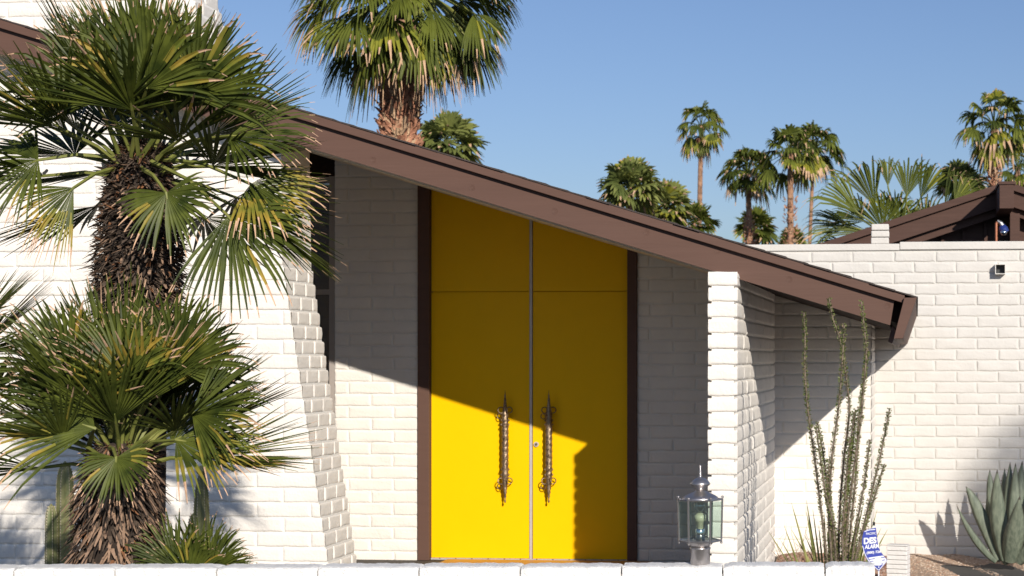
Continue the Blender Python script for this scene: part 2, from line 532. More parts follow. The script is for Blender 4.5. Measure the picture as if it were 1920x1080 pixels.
mb = MB(); c = P(1325, 815, 10.9); mb.torus((fx0 - .034, 10.9, c.z), (0, 1, 0), .014, .005, 14, 6); mb.box((fx0 - .020, 10.885, c.z + .005), (fx0 + .004, 10.915, c.z + .02))
mb.build('hook', M['black'], pier)

# --- roof
roof = MB()
roof.prism_y([(-9, z_bot(-9) + .03), (-.12, z_bot(-.12) + .03), (-.05, z_top(-.05) - .02), (-9, z_top(-9) - .02)], YK + .08, YR - .03)
roofo = roof.build('roof', M['brown_dark'], house)
b = MB()
xr = P(1669, 612, YK).x
b.prism_y([(-9, z_bot(-9)), (xr, z_bot(xr)), (xr + .027, z_top(xr + .027) - .058), (-9, z_top(-9) - .058)], YK, YK + .05)
for kx_, ky_ in ((885, 352), (1212, 436), (1480, 524), (1664, 574), (700, 300), (1040, 396), (1345, 470)):
    kp = P(kx_, ky_, YK)
    for rr_ in (.011, .019):
        b.torus((kp.x, YK + .0002, kp.z), (0, 1, 0), rr_, .0018, 14, 5)
b.build('fascia_board', M['brown'], roofo)
b = MB()
xt2 = P(1697, 560, YK - .03).x
b.prism_y([(-9, z_top(-9) - .062), (xt2 - .012, z_top(xt2 - .012) - .062), (xt2, z_top(xt2) - .006), (-9, z_top(-9) - .006)], YK - .037, YK)
b.build('trim_board', M['brown'], roofo, bevel=.003)
b = MB()   # rafter strip behind the fascia, then the beige boarding
b.prism_y([(-9, z_bot(-9) + .004), (xr - .02, z_bot(xr - .02) + .004), (xr - .02, z_bot(xr - .02) + .028), (-9, z_bot(-9) + .028)], YK + .052, YK + .075)
b.build('rafter', M['brown_dark'], roofo)
b = MB()
b.prism_y([(-9, z_bot(-9) + .002), (fx0, z_bot(fx0) + .002), (fx0, z_bot(fx0) + .026), (-9, z_bot(-9) + .026)], YK + .077, YD + .2)
b.build('soffit', M['soffit'], roofo)
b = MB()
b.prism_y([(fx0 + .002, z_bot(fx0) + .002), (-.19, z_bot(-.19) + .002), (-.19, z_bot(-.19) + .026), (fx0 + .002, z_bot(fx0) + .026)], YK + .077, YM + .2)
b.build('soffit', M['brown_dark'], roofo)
b = MB()
for i in range(1, 2):
    b.prism_y([(-9, z_bot(-9) - .012 ), (fx0, z_bot(fx0) - .012), (fx0, z_bot(fx0) + .0015), (-9, z_bot(-9) + .0015)], YK + .10 + (i - 1) * 2.6, YK + .13 + (i - 1) * 2.6)
b.build('soffit_batten', M['soffit'], roofo)
b = MB()   # eave board, square to the slope
q = [P(1675.5, 635, YK - .07), P(1692.6, 635, YK - .07), P(1719, 558, YK - .07), P(1695.5, 558, YK - .07)]
b.prism_y([(v.x, v.z) for v in q], YK - .07, YR - .03)
b.build('eave_board', M['brown'], roofo, bevel=.003)
b = MB()   # small return under the eave board
q = [P(1665, 641, YK + .05), P(1673, 644, YK + .05), P(1681, 622, YK + .05), P(1673, 610, YK + .05)]
b.prism_y([(v.x, v.z) for v in q], YK + .05, YR - .03)
b.build('eave_lining', M['brown'], roofo)
b = MB()   # shingles: stepped butts
x = 0.004; i = 0
while x > -9:
    w = .142 + rng.uniform(-.01, .01)
    x1 = x - w - .02
    lift = .001 + rng.uniform(-.001, .002)
    za, zb2 = z_top(x), z_top(x1)
    yf = YK - .045 + rng.uniform(-.008, .006)
    b.prism_y([(x, za - .004), (x, za + .007 + lift), (x1, zb2 + .003), (x1, zb2 - .004)][::-1], yf, YR - .03)
    x -= w
b.build('shingles', M['shingle'], roofo)

# --- double door
xa, xm0, xm1, xb = P(807, 800, YD).x, P(992, 800, YD).x, P(997.5, 800, YD).x, P(1177, 800, YD).x
YL = YD + .02
zj = P(950, 547, YL).z
zs = P(950, 1047, YL).z
for (a, c) in ((xL1, xa), (xb, xR0)):
    fr = MB()
    fr.prism_y([(a + .001, -.01), (c, -.01), (c, z_bot(c) + .02), (a + .001, z_bot(a) + .02)], YD - .035, YD + .1)
    fr.build('door_jamb', M['brown'], house, bevel=.003)
mb = MB(); mb.box((xm0 + .002, YL - .012, .0), (xm1 - .002, YL + .03, z_bot(xm0) + .01))
mb.build('centre_strip', M['strip'], house)
mb = MB(); mb.box((xa + .003, YL - .016, -.012 + .004), (xb - .003, YL + .04, zs))
for i in range(12):
    cx = xa + .08 + i * (xb - xa - .16) / 11
    mb.box((cx - .004, YL - .019, zs * .5 - .003), (cx + .004, YL - .0165, zs * .5 + .005), 1)
mb.build('door_sweep', [M['strip'], M['bronze']], house)
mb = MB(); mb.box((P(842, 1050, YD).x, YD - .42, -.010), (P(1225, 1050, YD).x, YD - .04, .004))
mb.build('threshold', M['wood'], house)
mb = MB(); mb.box((xa + .01, YL + .03, zj - .05), (xb - .01, YL + .044, zj + .05)); mb.build('transom_rail', M['yellow'], house)
for (a, c) in ((xa, xm0), (xm1, xb)):
    mb = MB()
    mb.prism_y([(a + .003, zj + .0035), (c - .003, zj + .0035), (c - .003, z_bot(c) + .01), (a + .003, z_bot(a) + .01)], YL, YL + .0295)
    mb.build('transom_panel', M['yellow'], house)
    mb = MB()
    mb.box((a + .003, YL, zs + .002), (c - .003, YL + .0295, zj - .0035))
    leaf = mb.build('door_leaf', M['yellow'], house)
    px = 947 if a == xa else 1029
    h = MB()
    hy = YL - .075
    c0 = P(px, 840, hy)
    X, Z = c0.x, lambda y: P(px, y, hy).z
    n = 90
    # twisted rope bar
    v = []; f = []
    K = 12; zt_, zb_ = Z(790), Z(893)
    for i in range(n + 1):
        z = zb_ + (zt_ - zb_) * i / n
        for k in range(K):
            t = 2 * math.pi * k / K
            r = .028 + .003 * math.cos(4 * t - i * .62)
            v.append((X + r * math.cos(t), hy + r * math.sin(t), z))
    for i in range(n):
        for k in range(K):
            f.append((i * K + k, i * K + (k + 1) % K, (i + 1) * K + (k + 1) % K, (i + 1) * K + k))
    h.add(v, f)
    # collars, cones and spikes
    def lt(pr_): h.lathe((X, hy, 0), [(r, Z(y)) for r, y in pr_], 14)
    lt([(.004, 943), (.009, 940), (.004, 936), (.011, 931), (.008, 928), (.016, 923), (.012, 920), (.021, 915), (.015, 912), (.027, 908), (.022, 903), (.03, 897), (.026, 893), (.031, 889), (.024, 885), (.028, 881), (.023, 877)][::1])
    lt([(.023, 801), (.029, 797), (.024, 793), (.031, 788), (.026, 784), (.03, 778), (.022, 772), (.018, 766), (.014, 760), (.010, 752), (.012, 750), (.006, 745), (.007, 742), (.003, 738), (.001, 731)])
    for yy in (769, 902):
        for kx in range(4):
            t = kx * math.pi / 2 + .5
            r = .034
            h.torus((X + .036 * math.cos(t), hy + .030 * math.sin(t), Z(yy)), (-math.sin(t), math.cos(t), .12), .025, .0045, 16, 5)
        h.torus((X - .052, hy + .02, Z(yy + (11 if yy == 902 else 12))), (.3, 1, .1), .022, .004, 16, 5)
    for yy in (778, 897):
        h.tube([(X, hy, Z(yy)), (X, YL, Z(yy))], .012, 8)
        h.lathe((X, hy, Z(yy)), [(.03, -.004), (.033, 0), (.03, .004)], 12)
    for yy in (788, 796, 880, 890):
        for kx in range(5):
            t = kx * 1.257
            h.torus((X + .03 * math.cos(t), hy + .03 * math.sin(t), Z(yy)), (-math.sin(t), math.cos(t), 0), .006, .003, 8, 4)
    h.build('door_handle', M['bronze'], leaf, smooth=True)
    if px == 1029:
        k = MB(); cc = P(1006, 833, YL)
        k.tube([(cc.x, YL - .014, cc.z), (cc.x, YL + .002, cc.z)], .021, 18)
        k.tube([(cc.x, YL - .018, cc.z), (cc.x, YL - .0142, cc.z)], .011, 14, 1)
        k.box((cc.x - .0015, YL - .0195, cc.z - .006), (cc.x + .0015, YL - .0182, cc.z + .006), 2)
        k.build('lock', [M['strip'], M['bronze'], M['black']], leaf)

# --- tall window left of the door wall
YG = YD + .04
wx0, wx1 = P(520, 500, YG).x, xL0 - .003
zm = P(600, 548, YG).z
fr = MB()
fw = .052
ztw = z_bot(wx1) - .13
fr.box((wx1 - fw, YG - .03, -.01), (wx1, YG + .05, ztw))
fr.box((wx0, YG - .03, -.01), (wx0 + fw, YG + .05, ztw))
for zz_ in (-.01, zm - .022, ztw - .05):
    fr.box((wx0 + fw, YG - .028, zz_), (wx1 - fw, YG + .048, zz_ + .045))
win = fr.build('window', M['winframe'], house, bevel=.003)
mb = MB(); mb.box((wx0 + fw, YG + .01, .03), (wx1 - fw, YG + .018, ztw - .05)); mb.build('pane', M['winglass'], win)
mb = MB(); mb.prism_y([(wx0 - .3, ztw + .002), (wx1, ztw + .002), (wx1, z_bot(wx1) + .01), (wx0 - .3, z_bot(wx0 - .3) + .01)], YG - .03, YG + .1)
mb.build('window_header', M['brown_dark'], house)
ib = MB()
courses(ib, (0, YD + 1.2, 0), (1, 0, 0), (0, -1, 0), lambda z: wx0 - .8, lambda z: wx1 + .3, 0, 3.2, .02, wx0, prot=.008)
o = ib.build('inner_wall', M['block'], house, smooth=True)
mb = MB(); mb.box((wx0 - .8, YD + 1.2, -.02), (wx1 + .3, YD + 1.3, 3.25)); mb.build('mortar', M['mortar'], o)
mb = MB(); mb.box((-8, YD + .1, -.1), (wx0 - .001, YD + .3, 3.2)); mb.build('side_wall', M['block'], house)

# ------------------------------------------------------------------ courtyard wall on the right
cw = thing('courtyard_wall', 'high white slump block courtyard wall right of the house with a flat coping', 'wall', (1.0, YR, -.2))
ztw = P(1700, 466, YR).z
cb = MB()
courses(cb, (0, YR, 0), (1, 0, 0), (0, -1, 0), lambda z: -3.0, lambda z: 5.0, -.25, ztw - .03, P(1750, 573.4, YR).z, P(1792.5, 560, YR).x, prot=.009, odd=1)
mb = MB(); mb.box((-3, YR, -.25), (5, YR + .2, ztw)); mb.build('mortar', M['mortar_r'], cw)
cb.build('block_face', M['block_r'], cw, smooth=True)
cp = MB()
xj = P(1687, 455, YR).x
zc1 = P(1687, 455.5, YR).z
cp.box((-3, YR - .018, ztw - .018), (xj - .001, YR + .22, zc1 - .008))
cp.box((xj + .001, YR - .026, ztw - .012), (5, YR + .22, zc1 + .008))
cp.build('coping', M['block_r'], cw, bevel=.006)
sb = MB()
c = P(1650, 455, YR)
for i in range(3):
    z0 = zc1 - .008 + i * .063
    for (a, b_, n_) in (((-.085), (.085), 0),):
        sb.box((c.x - .082 + rng.uniform(-.003, .003), YR - .01, z0 + .001), (c.x + .082 + rng.uniform(-.003, .003), YR + .16, z0 + .059))
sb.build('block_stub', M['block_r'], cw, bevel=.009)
sp = MB()
a_, b_ = P(1866, 514, YR - .09), P(1885.5, 495, YR - .09)
x0, z0, x1, z1 = a_.x, a_.z, b_.x, b_.z
t = .006
y0, y1 = YR - .10, YR + .02
sp.box((x0, y0, z0), (x1, y1, z0 + t)); sp.box((x0, y0, z1 - t), (x1, y1, z1))
sp.box((x0, y0, z0 + t), (x0 + t, y1, z1 - t)); sp.box((x1 - t, y0, z0 + t), (x1, y1, z1 - t))
sp.box((x0 + t, YR - .015, z0 + t), (x1 - t, YR - .012, z1 - t), 1)
sp.build('drain_spout', [M['pipe'], M['black']], cw)

# ------------------------------------------------------------------ low garden wall (square to the camera axis)
gw = thing('garden_wall', 'low white painted concrete block wall running across the foreground', 'wall', (-2, 6.4, 0))
Fv, Rv = Vector((-ST, CT, 0)), Vector((CT, ST, 0))
def Q(px, py, D):     # point at camera depth D
    return Fv * D + Rv * ((px - PX0) / FPX * D) + Vector((0, 0, ZC + (PY0 - py) / FPX * D))
DG = 6.436
gb = MB()
joints = [-545, -355, -165, 25, 215, 405, 595, 785, 975, 1165, 1355, 1547, 1642]
for i in range(len(joints) - 1):
    a, b2 = joints[i] + 1.5, joints[i + 1] - 1.5
    yt = 1065 - (a + 100) / 1700 * 5.0 + rng.uniform(-.6, .6)
    for row in range(5):
        ztop = Q(0, yt, DG).z - row * .2
        zb3 = ztop - .195
        pa, pb2 = Q(a, 0, DG), Q(b2, 0, DG)
        jy = rng.uniform(-.003, .003)
        p = []
        for z in (zb3, ztop):
            for (pt, dd) in ((pa, jy), (pb2, jy), (pb2, .136), (pa, .136)):
                q = pt + Fv * dd
                p.append((q.x, q.y, z))
        if row:
            gb.hexa(p)
            continue
        # top course: finely divided so that its edges wander and its corners are chipped
        nx_, ny_ = 36, 8
        A0, B0 = Vector((pa.x, pa.y, 0)) + Fv * jy, Vector((pb2.x, pb2.y, 0)) + Fv * jy
        ph_ = rng.uniform(0, 6.28, 4)
        v = []; f = []
        def tp(i_, j_, zed):
            u_, w_ = i_ / nx_, j_ / ny_
            ed = min(u_, 1 - u_) * (B0 - A0).length
            q = A0.lerp(B0, u_) + Fv * (.136 * w_)
            edge = math.exp(-min(w_, 1 - w_) * .136 / .006); cor = math.exp(-ed / .012)
            dz = -.004 * edge - .006 * cor * (1 + .6 * math.sin(ph_[0] + w_ * 9)) - .004 * cor * edge + .0012 * math.sin(u_ * 23 + ph_[1]) + .0008 * math.sin(u_ * 71 + w_ * 9 + ph_[2])
            fr_ = (1 if j_ == 0 else 0) * (.0015 * math.sin(u_ * 40 + ph_[3]) + .004 * cor)
            q = q + Fv * fr_
            return (q.x, q.y, zed + dz)
        for j_ in range(ny_ + 1):
            for i_ in range(nx_ + 1): v.append(tp(i_, j_, ztop))
        for j_ in range(ny_):
            for i_ in range(nx_):
                a_ = j_ * (nx_ + 1) + i_
                f.append((a_, a_ + 1, a_ + nx_ + 2, a_ + nx_ + 1))
        o_ = len(v)
        ring = [i_ for i_ in range(nx_ + 1)] + [(j_ + 1) * (nx_ + 1) - 1 for j_ in range(1, ny_ + 1)] + [ny_ * (nx_ + 1) + i_ for i_ in range(nx_ - 1, -1, -1)] + [j_ * (nx_ + 1) for j_ in range(ny_ - 1, 0, -1)]
        for k_ in ring: v.append((v[k_][0], v[k_][1], zb3))
        nr_ = len(ring)
        for k_ in range(nr_): f.append((ring[k_], o_ + k_, o_ + (k_ + 1) % nr_, ring[(k_ + 1) % nr_]))
        gb.add(v, f)
gb.build('wall_block', M['cmu'], gw)
mb = MB()
p = []
for z in (-.3, Q(0, 1068, DG).z - .020):
    for (px, dd) in ((-545, .012), (1640, .012), (1640, .13), (-545, .13)):
        q = Q(px, 0, DG) + Fv * dd; p.append((q.x, q.y, z))
mb.hexa(p)
mb.build('mortar', M['joint'], gw)

# --- short pale post beside the sign
ps = thing('stone_post', 'short pale grey ribbed stone post behind the sign at the gravel edge', 'post', P(1684, 1085, 12.0))
pm = MB()
c = P(1684.5, 1080, 12.0)
zz0 = c.z - .35
ztp = P(1684, 1020, 12.0).z
ca, sa = math.cos(R(-14)), math.sin(R(-14))
z = zz0
while z < ztp - .01:
    h_ = min(.034, ztp - z)
    w = .079 + rng.uniform(-.0015, .0015)
    pm.hexa([(c.x + ca * dx - sa * dy, 12.0 + sa * dx + ca * dy, zc_) for zc_ in (z + .001, z + h_ - .002) for dx, dy in ((-w, -.05), (w, -.05), (w, .05), (-w, .05))])
    z += h_
pm.build('shaft', M['pale_post'], ps, bevel=.004)

# ------------------------------------------------------------------ gravel, pebbles and bark
def pebbles(n, fn, smin, smax, mats, name, zfl=.6):
    mb = MB()
    for i in range(n):
        x, y, z = fn()
        s = random.uniform(smin, smax)
        k = 6
        ph = random.uniform(0, 6)
        rr = [s * random.uniform(.7, 1.2) for _ in range(k)]
        v = [(x + rr[j] * math.cos(ph + j * 6.283 / k), y + rr[j] * math.sin(ph + j * 6.283 / k), z) for j in range(k)]
        v += [(x + rr[j] * .6 * math.cos(ph + j * 6.283 / k), y + rr[j] * .6 * math.sin(ph + j * 6.283 / k), z + s * zfl) for j in range(k)]
        f = [tuple(range(k, 2 * k))] + [(j, (j + 1) % k, k + (j + 1) % k, k + j) for j in range(k)]
        mb.add(v, f, random.randrange(len(mats)))
    return mb.build(name, mats)


def gz(x, y):
    return -.195 + .012 * math.sin(x * 5 + y) + .01 * math.sin(x * 13 + y * 4) + .045 * max(0, 1 - abs(y - 14.82) / .35) * (1 + .4 * math.sin(x * 6))
mb = MB()
nx, ny = 90, 40
v = []; f = []
for j in range(ny + 1):
    for i in range(nx + 1):
        x = -.45 + 5.3 * i / nx; y = 11.6 + (YR - 11.6) * j / ny
        v.append((x, y, gz(x, y) + .006 + rng.uniform(-.003, .003)))
for j in range(ny):
    for i in range(nx):
        a = j * (nx + 1) + i
        f.append((a, a + 1, a + nx + 2, a + nx + 1))
mb.add(v, f)
tag(mb.build('gravel_bed', M['gravel'], smooth=True), kind='structure')
def fg():
    x = random.uniform(-.4, 1.9); y = random.uniform(13.1, YR)
    return x, y, gz(x, y) + .004
tag(pebbles(9000, fg, .004, .011, [M['pebble_a'], M['pebble_b'], M['pebble_c'], M['pebble_a']], 'gravel'), 'tan gravel in front of the courtyard wall', 'gravel', kind='stuff')


def mz(x, y):
    return -.03 + .085 * math.exp(-((x + .95) / .32) ** 2 - ((y - 13.15) / .35) ** 2) + .05 * math.exp(-((x + .45) / .3) ** 2 - ((y - 13.1) / .4) ** 2)
mb = MB(); v = []; f = []
for j in range(31):
    for i in range(41):
        x = -1.15 + 1.0 * i / 40; y = 12.0 + 1.67 * j / 30
        v.append((x, y, mz(x, y) + rng.uniform(-.008, .008)))
for j in range(30):
    for i in range(40):
        a = j * 41 + i
        f.append((a, a + 1, a + 42, a + 41))
mb.add(v, f)
tag(mb.build('soil', M['mulch_a']), kind='structure')
def fm():
    x = random.uniform(-1.14, -.2); y = random.uniform(12.25, 13.65)
    return x, y, mz(x, y) + .002
tag(pebbles(2600, fm, .008, .022, [M['mulch_a'], M['mulch_b'], M['pebble_c']], 'bark_mulch', .8), 'reddish bark mulch heaped around the ocotillo', 'mulch', kind='stuff')

# ------------------------------------------------------------------ post lantern on the garden wall
DL = 6.505
SL = FPX / DL
lc = Q(1313, 1056.5, DL)
lan = thing('lantern', 'brushed metal six sided glass lantern standing on the low garden wall', 'lantern', lc)
def lz(y): return lc.z + (1056.5 - y) / SL
def lr(px): return px / SL
def lprof(l): return [(lr(r), lz(y) - 0) for r, y in l]
b = MB(); b.lathe((lc.x, lc.y, 0), lprof([(17.5, 1058), (18.5, 1056), (18.5, 1030), (19.6, 1028.5), (19.6, 1026), (16, 1025)]), 32)
b.build('base', M['pewter'], lan, smooth=True)
b = MB(); b.lathe((lc.x, lc.y, 0), lprof([(16, 1026), (19, 1023), (23, 1019), (25.5, 1016), (26, 1014.5)]), 32)
b.build('neck', M['pewter'], lan, smooth=True)
Rb, Rt = lr(39.5), lr(41.5)
zb0, zt0 = lz(1013), lz(936)
th0 = YAW
def hv(r, k, z): return Vector((lc.x + r * math.cos(th0 + k * math.pi / 3), lc.y + r * math.sin(th0 + k * math.pi / 3), z))
fr = MB()
for k in range(6):
    fr.tube([hv(Rb, k, zb0 - .004), hv(Rt, k, zt0 + .004)], .0042, 6)
    for (r, z) in ((Rb, zb0), (Rt, zt0)):
        fr.tube([hv(r, k, z), hv(r, k + 1, z)], .0032, 6)
    fr.lathe(hv(Rt, k, zt0 + .004), [(.001, 0), (.006, .003), (.006, .008), (.001, .011)], 8)
    fr.lathe(hv(Rb, k, zb0 - .014), [(.001, 0), (.005, .003), (.005, .008), (.001, .011)], 8)
fr.build('frame', M['pewter'], lan)
b = MB()
b.add([hv(Rb, k, zb0 - .004) for k in range(6)] + [hv(Rb, k, zb0 - .001) for k in range(6)], [tuple(reversed(range(6))), tuple(range(6, 12))] + [(k, (k + 1) % 6, 6 + (k + 1) % 6, 6 + k) for k in range(6)])
b.build('tray', M['pewter'], lan)
for k in range(6):
    b = MB()
    p = [hv(Rb - .003, k, zb0 + .004), hv(Rb - .003, k + 1, zb0 + .004), hv(Rt - .003, k + 1, zt0 - .003), hv(Rt - .003, k, zt0 - .003)]
    m_ = (p[0] + p[1]) / 2 - Vector((lc.x, lc.y, 0)); n_ = Vector((m_.x, m_.y, 0)).normalized() * .0015
    cc_ = (p[0] + p[1] + p[2] + p[3]) / 4
    p = [cc_ + (q - cc_) * .93 for q in p]
    b.hexa([q - n_ for q in (p[0], p[1])] + [q + n_ for q in (p[1], p[0])] + [q - n_ for q in (p[3], p[2])] + [q + n_ for q in (p[2], p[3])])
    b.build('glass_pane', M['glass'], lan)
b = MB()
b.lathe((lc.x, lc.y, 0), lprof([(34, 936.5), (35, 935), (33, 932), (27, 928), (18, 924), (11, 921), (8.5, 919.5)]), 32, rot=th0)
b.build('cap', M['pewter'], lan, smooth=True)
b = MB(); b.lathe((lc.x, lc.y, 0), lprof([(7.5, 920), (8, 918), (13, 912.5), (18.5, 908.5), (19.2, 907), (18, 905), (15, 901), (10, 897.5), (4, 895.5), (2.2, 893), (3, 891), (2, 889), (2.4, 884), (1.6, 880), (1.2, 873), (.4, 871)]), 28)
b.build('finial', M['pewter'], lan, smooth=True)
b = MB(); b.lathe((lc.x, lc.y, 0), lprof([(9, 1013), (9, 992), (8, 991)]), 20)
b.build('lamp_tube', M['chrome'], lan, smooth=True)
b = MB(); b.lathe((lc.x, lc.y, 0), lprof([(7, 992), (7.5, 978), (10.5, 977), (11, 966), (9, 965), (6, 962)]), 20)
b.build('socket', M['ceramic'], lan, smooth=True)
b = MB(); b.lathe((lc.x, lc.y, 0), lprof([(4, 963), (5, 960), (9.5, 955), (11.5, 950), (11, 944), (7.5, 939.5), (1, 938.2)]), 20)
b.build('bulb', M['bulb'], lan, smooth=True)

# ------------------------------------------------------------------ alarm sign
DS = 7.43
sg = thing('yard_sign', 'small curled blue and white alarm company sign on a stake beside the low wall end', 'sign', Q(1642, 1075, DS))
def SP(zx, zy, off=0.0): return Q(1605 + zx / 10.286, 975 + zy / 10.286, DS - off)
def plate(pts, o0, o1, m, name, parent):
    b = MB(); n = len(pts)
    b.add([SP(x, y, o0) for x, y in pts] + [SP(x, y, o1) for x, y in pts], [tuple(range(n)), tuple(reversed(range(n, 2 * n)))] + [(i, (i + 1) % n, n + (i + 1) % n, n + i) for i in range(n)])
    return b.build(name, m, parent)
out = [(150, 215), (250, 172), (385, 148), (392, 200), (403, 300), (413, 400), (432, 500), (470, 600), (520, 670), (560, 715), (604, 775), (560, 850), (500, 920), (440, 985), (380, 940), (300, 870), (235, 800), (180, 710), (145, 610), (118, 500), (116, 410), (128, 310)]
board = plate(out, 0, .004, M['sign_blue'], 'board', sg)
# white rim line on the left and at the tip, upper arc
def line(pts, w, name='rim_line'):
    L_ = []; R_ = []
    for i, (x, y) in enumerate(pts):
        a = pts[max(0, i - 1)]; c2 = pts[min(len(pts) - 1, i + 1)]
        d = Vector((c2[0] - a[0], c2[1] - a[1])).normalized()
        L_.append((x - d.y * w, y + d.x * w)); R_.append((x + d.y * w, y - d.x * w))
    return plate(L_ + R_[::-1], .0045, .0055, M['sign_white'], name, sg)
line([(165, 225), (250, 192), (372, 182)], 7)
line([(128, 500), (155, 605), (195, 705), (255, 800), (320, 866), (390, 930), (440, 968), (495, 905), (555, 835), (590, 782)], 6)
plate([(238, 728), (520, 686), (545, 712), (250, 752)], .0045, .0055, M['sign_white'], 'stripe', sg)
plate([(256, 768), (560, 726), (588, 768), (530, 850), (450, 880), (380, 880), (300, 850)], .0045, .0055, M['sign_white'], 'stripe', sg)
for pts in ([(272, 792), (338, 786), (334, 800), (282, 805)], [(500, 768), (566, 760), (560, 776), (506, 786)], [(490, 840), (525, 828), (512, 850), (490, 856)],
            [(385, 895), (490, 885), (440, 945)]):
    plate(pts, .006, .007, M['sign_blue'], 'dash', sg)
plate([(425 + 75 * math.cos(t * .3), 790 + 88 * math.sin(t * .3)) for t in range(21)], .0075, .0085, M['sign_white'], 'emblem', sg)
plate([(440 + 12 * math.cos(t * .7), 908 + 14 * math.sin(t * .7)) for t in range(9)], .0075, .0085, M['sign_white'], 'emblem', sg)
plate([(385, 745), (408, 738), (420, 770), (400, 775)], .009, .0095, M['pipe'], 'emblem_mark', sg)
plate([(415, 780), (440, 800), (455, 835), (440, 840), (420, 810)], .009, .0095, M['pipe'], 'emblem_mark', sg)


def word(txt, x0, y0, x1, y1, rise, name='lettering', bold=.012, slant=0.0):
    cu = bpy.data.curves.new('word', 'FONT')
    cu.body = txt
    cu.offset = bold
    cu.extrude = 0
    ob = bpy.data.objects.new('word', cu)
    COL.objects.link(ob)
    me = ob.to_mesh()
    vs = [v.co.copy() for v in me.vertices]; fs = [tuple(p.vertices) for p in me.polygons]
    ob.to_mesh_clear()
    bpy.data.objects.remove(ob)
    ax0 = min(v.x for v in vs); ax1 = max(v.x for v in vs); ay0 = min(v.y for v in vs); ay1 = max(v.y for v in vs)
    b = MB()
    pts = []
    for v in vs:
        u = (v.x - ax0) / (ax1 - ax0); w = (v.y - ay0) / (ay1 - ay0)
        pts.append(SP(x0 + (x1 - x0) * u + slant * w, y1 - (y1 - y0) * w - rise * u, .006))
    b.add(pts, fs)
    return b.build(name, M['sign_white'], sg)
word('PACIFIC', 195, 245, 385, 290, 14, bold=.01)
word('DES', 150, 345, 395, 470, 22, bold=.045)
word('ALARM', 165, 478, 440, 562, 22, bold=.035, slant=8)
word('(800) 726', 205, 610, 478, 672, 28, bold=.03)
st = MB()
a_, b_ = SP(405, 985, -.004), SP(450, 1500, -.004)
st.tube([SP(435, 960, -.008), SP(445, 1700, -.008)], .0035, 8)
st.build('stake', M['sign_white'], sg)
st = MB(); st.tube([SP(345, 40, -.004), SP(345, 105, -.004)], .006, 8)
st.build('clip', M['black'], sg)
plate([(300, 160), (325, 110), (375, 105), (385, 150)], 0.0, .003, M['pipe'], 'tab', sg)

# ------------------------------------------------------------------ fan palm fronds
UP = Vector((0, 0, 1))
def fan(mb, B, H, ax, nrm, Rad, span, nseg, droop, split=.38, yel=0.0, rnd=random, sect=(0, .13, .38, .6, .8, .93, 1.0), fold=.42, cup=.10, tipm=2, ptr=.009, tipdroop=0.0, wmul=1.0, tipp=.75, deadp=.05):
    ax = ax.normalized()
    nrm = (nrm - ax * nrm.dot(ax)).normalized()
    side = nrm.cross(ax)
    if B is not None:
        mid = (B + H) / 2 + UP * (H - B).length * .06
        mb.tube([B, mid, H, H + ax * Rad * .12], [ptr * 1.35, ptr, ptr * .8, ptr * .3], 5, 3)
    dphi = R(span) / nseg
    fy = rnd.random() < yel
    for i in range(nseg):
        ph = -R(span) / 2 + dphi * (i + .5) + rnd.uniform(-.25, .25) * dphi
        d = (ax * math.cos(ph) + side * math.sin(ph))
        d = (d + nrm * (cup * abs(math.sin(ph)) + rnd.uniform(-.05, .05))).normalized()
        Ls = Rad * (.74 + .26 * math.cos(ph * .62)) * rnd.uniform(.88, 1.04)
        wd = nrm.cross(d).normalized()
        nn = d.cross(wd)
        wm = 2 * math.tan(dphi / 2) * Ls * split
        dr = droop * rnd.uniform(.7, 1.3)
        td = tipdroop * rnd.uniform(.3, 1.6)
        v = []
        sk = rnd.uniform(-.05, .05)
        for t in sect:
            c = H + d * (Ls * t) - UP * (dr * t * t * Ls + td * max(0, t - .6) ** 2 * Ls * 3) + wd * (sk * t * t * Ls)
            w = (wm * t / split if t <= split else wm * (1 - .82 * ((t - split) / (1 - split)) ** 1.3)) * .52 * wmul
            k = fold * w * 1.2
            v += [c - wd * w, c - nn * k, c + wd * w]
        f = []; mi = []
        ns = len(sect) - 1
        dead = rnd.random() < (.5 if fy else deadp)
        tip = rnd.random() < tipp
        for j in range(ns):
            a = j * 3
            f += [(a, a + 1, a + 4, a + 3), (a + 1, a + 2, a + 5, a + 4)]
            m = 1 if ((dead and j >= ns - 4) or fy and j >= 3) else 0
            if tip and j >= ns - 1: m = tipm
            if dead and j >= ns - 2: m = tipm
            mi += [m, m]
        mb.add(v, f, mi)


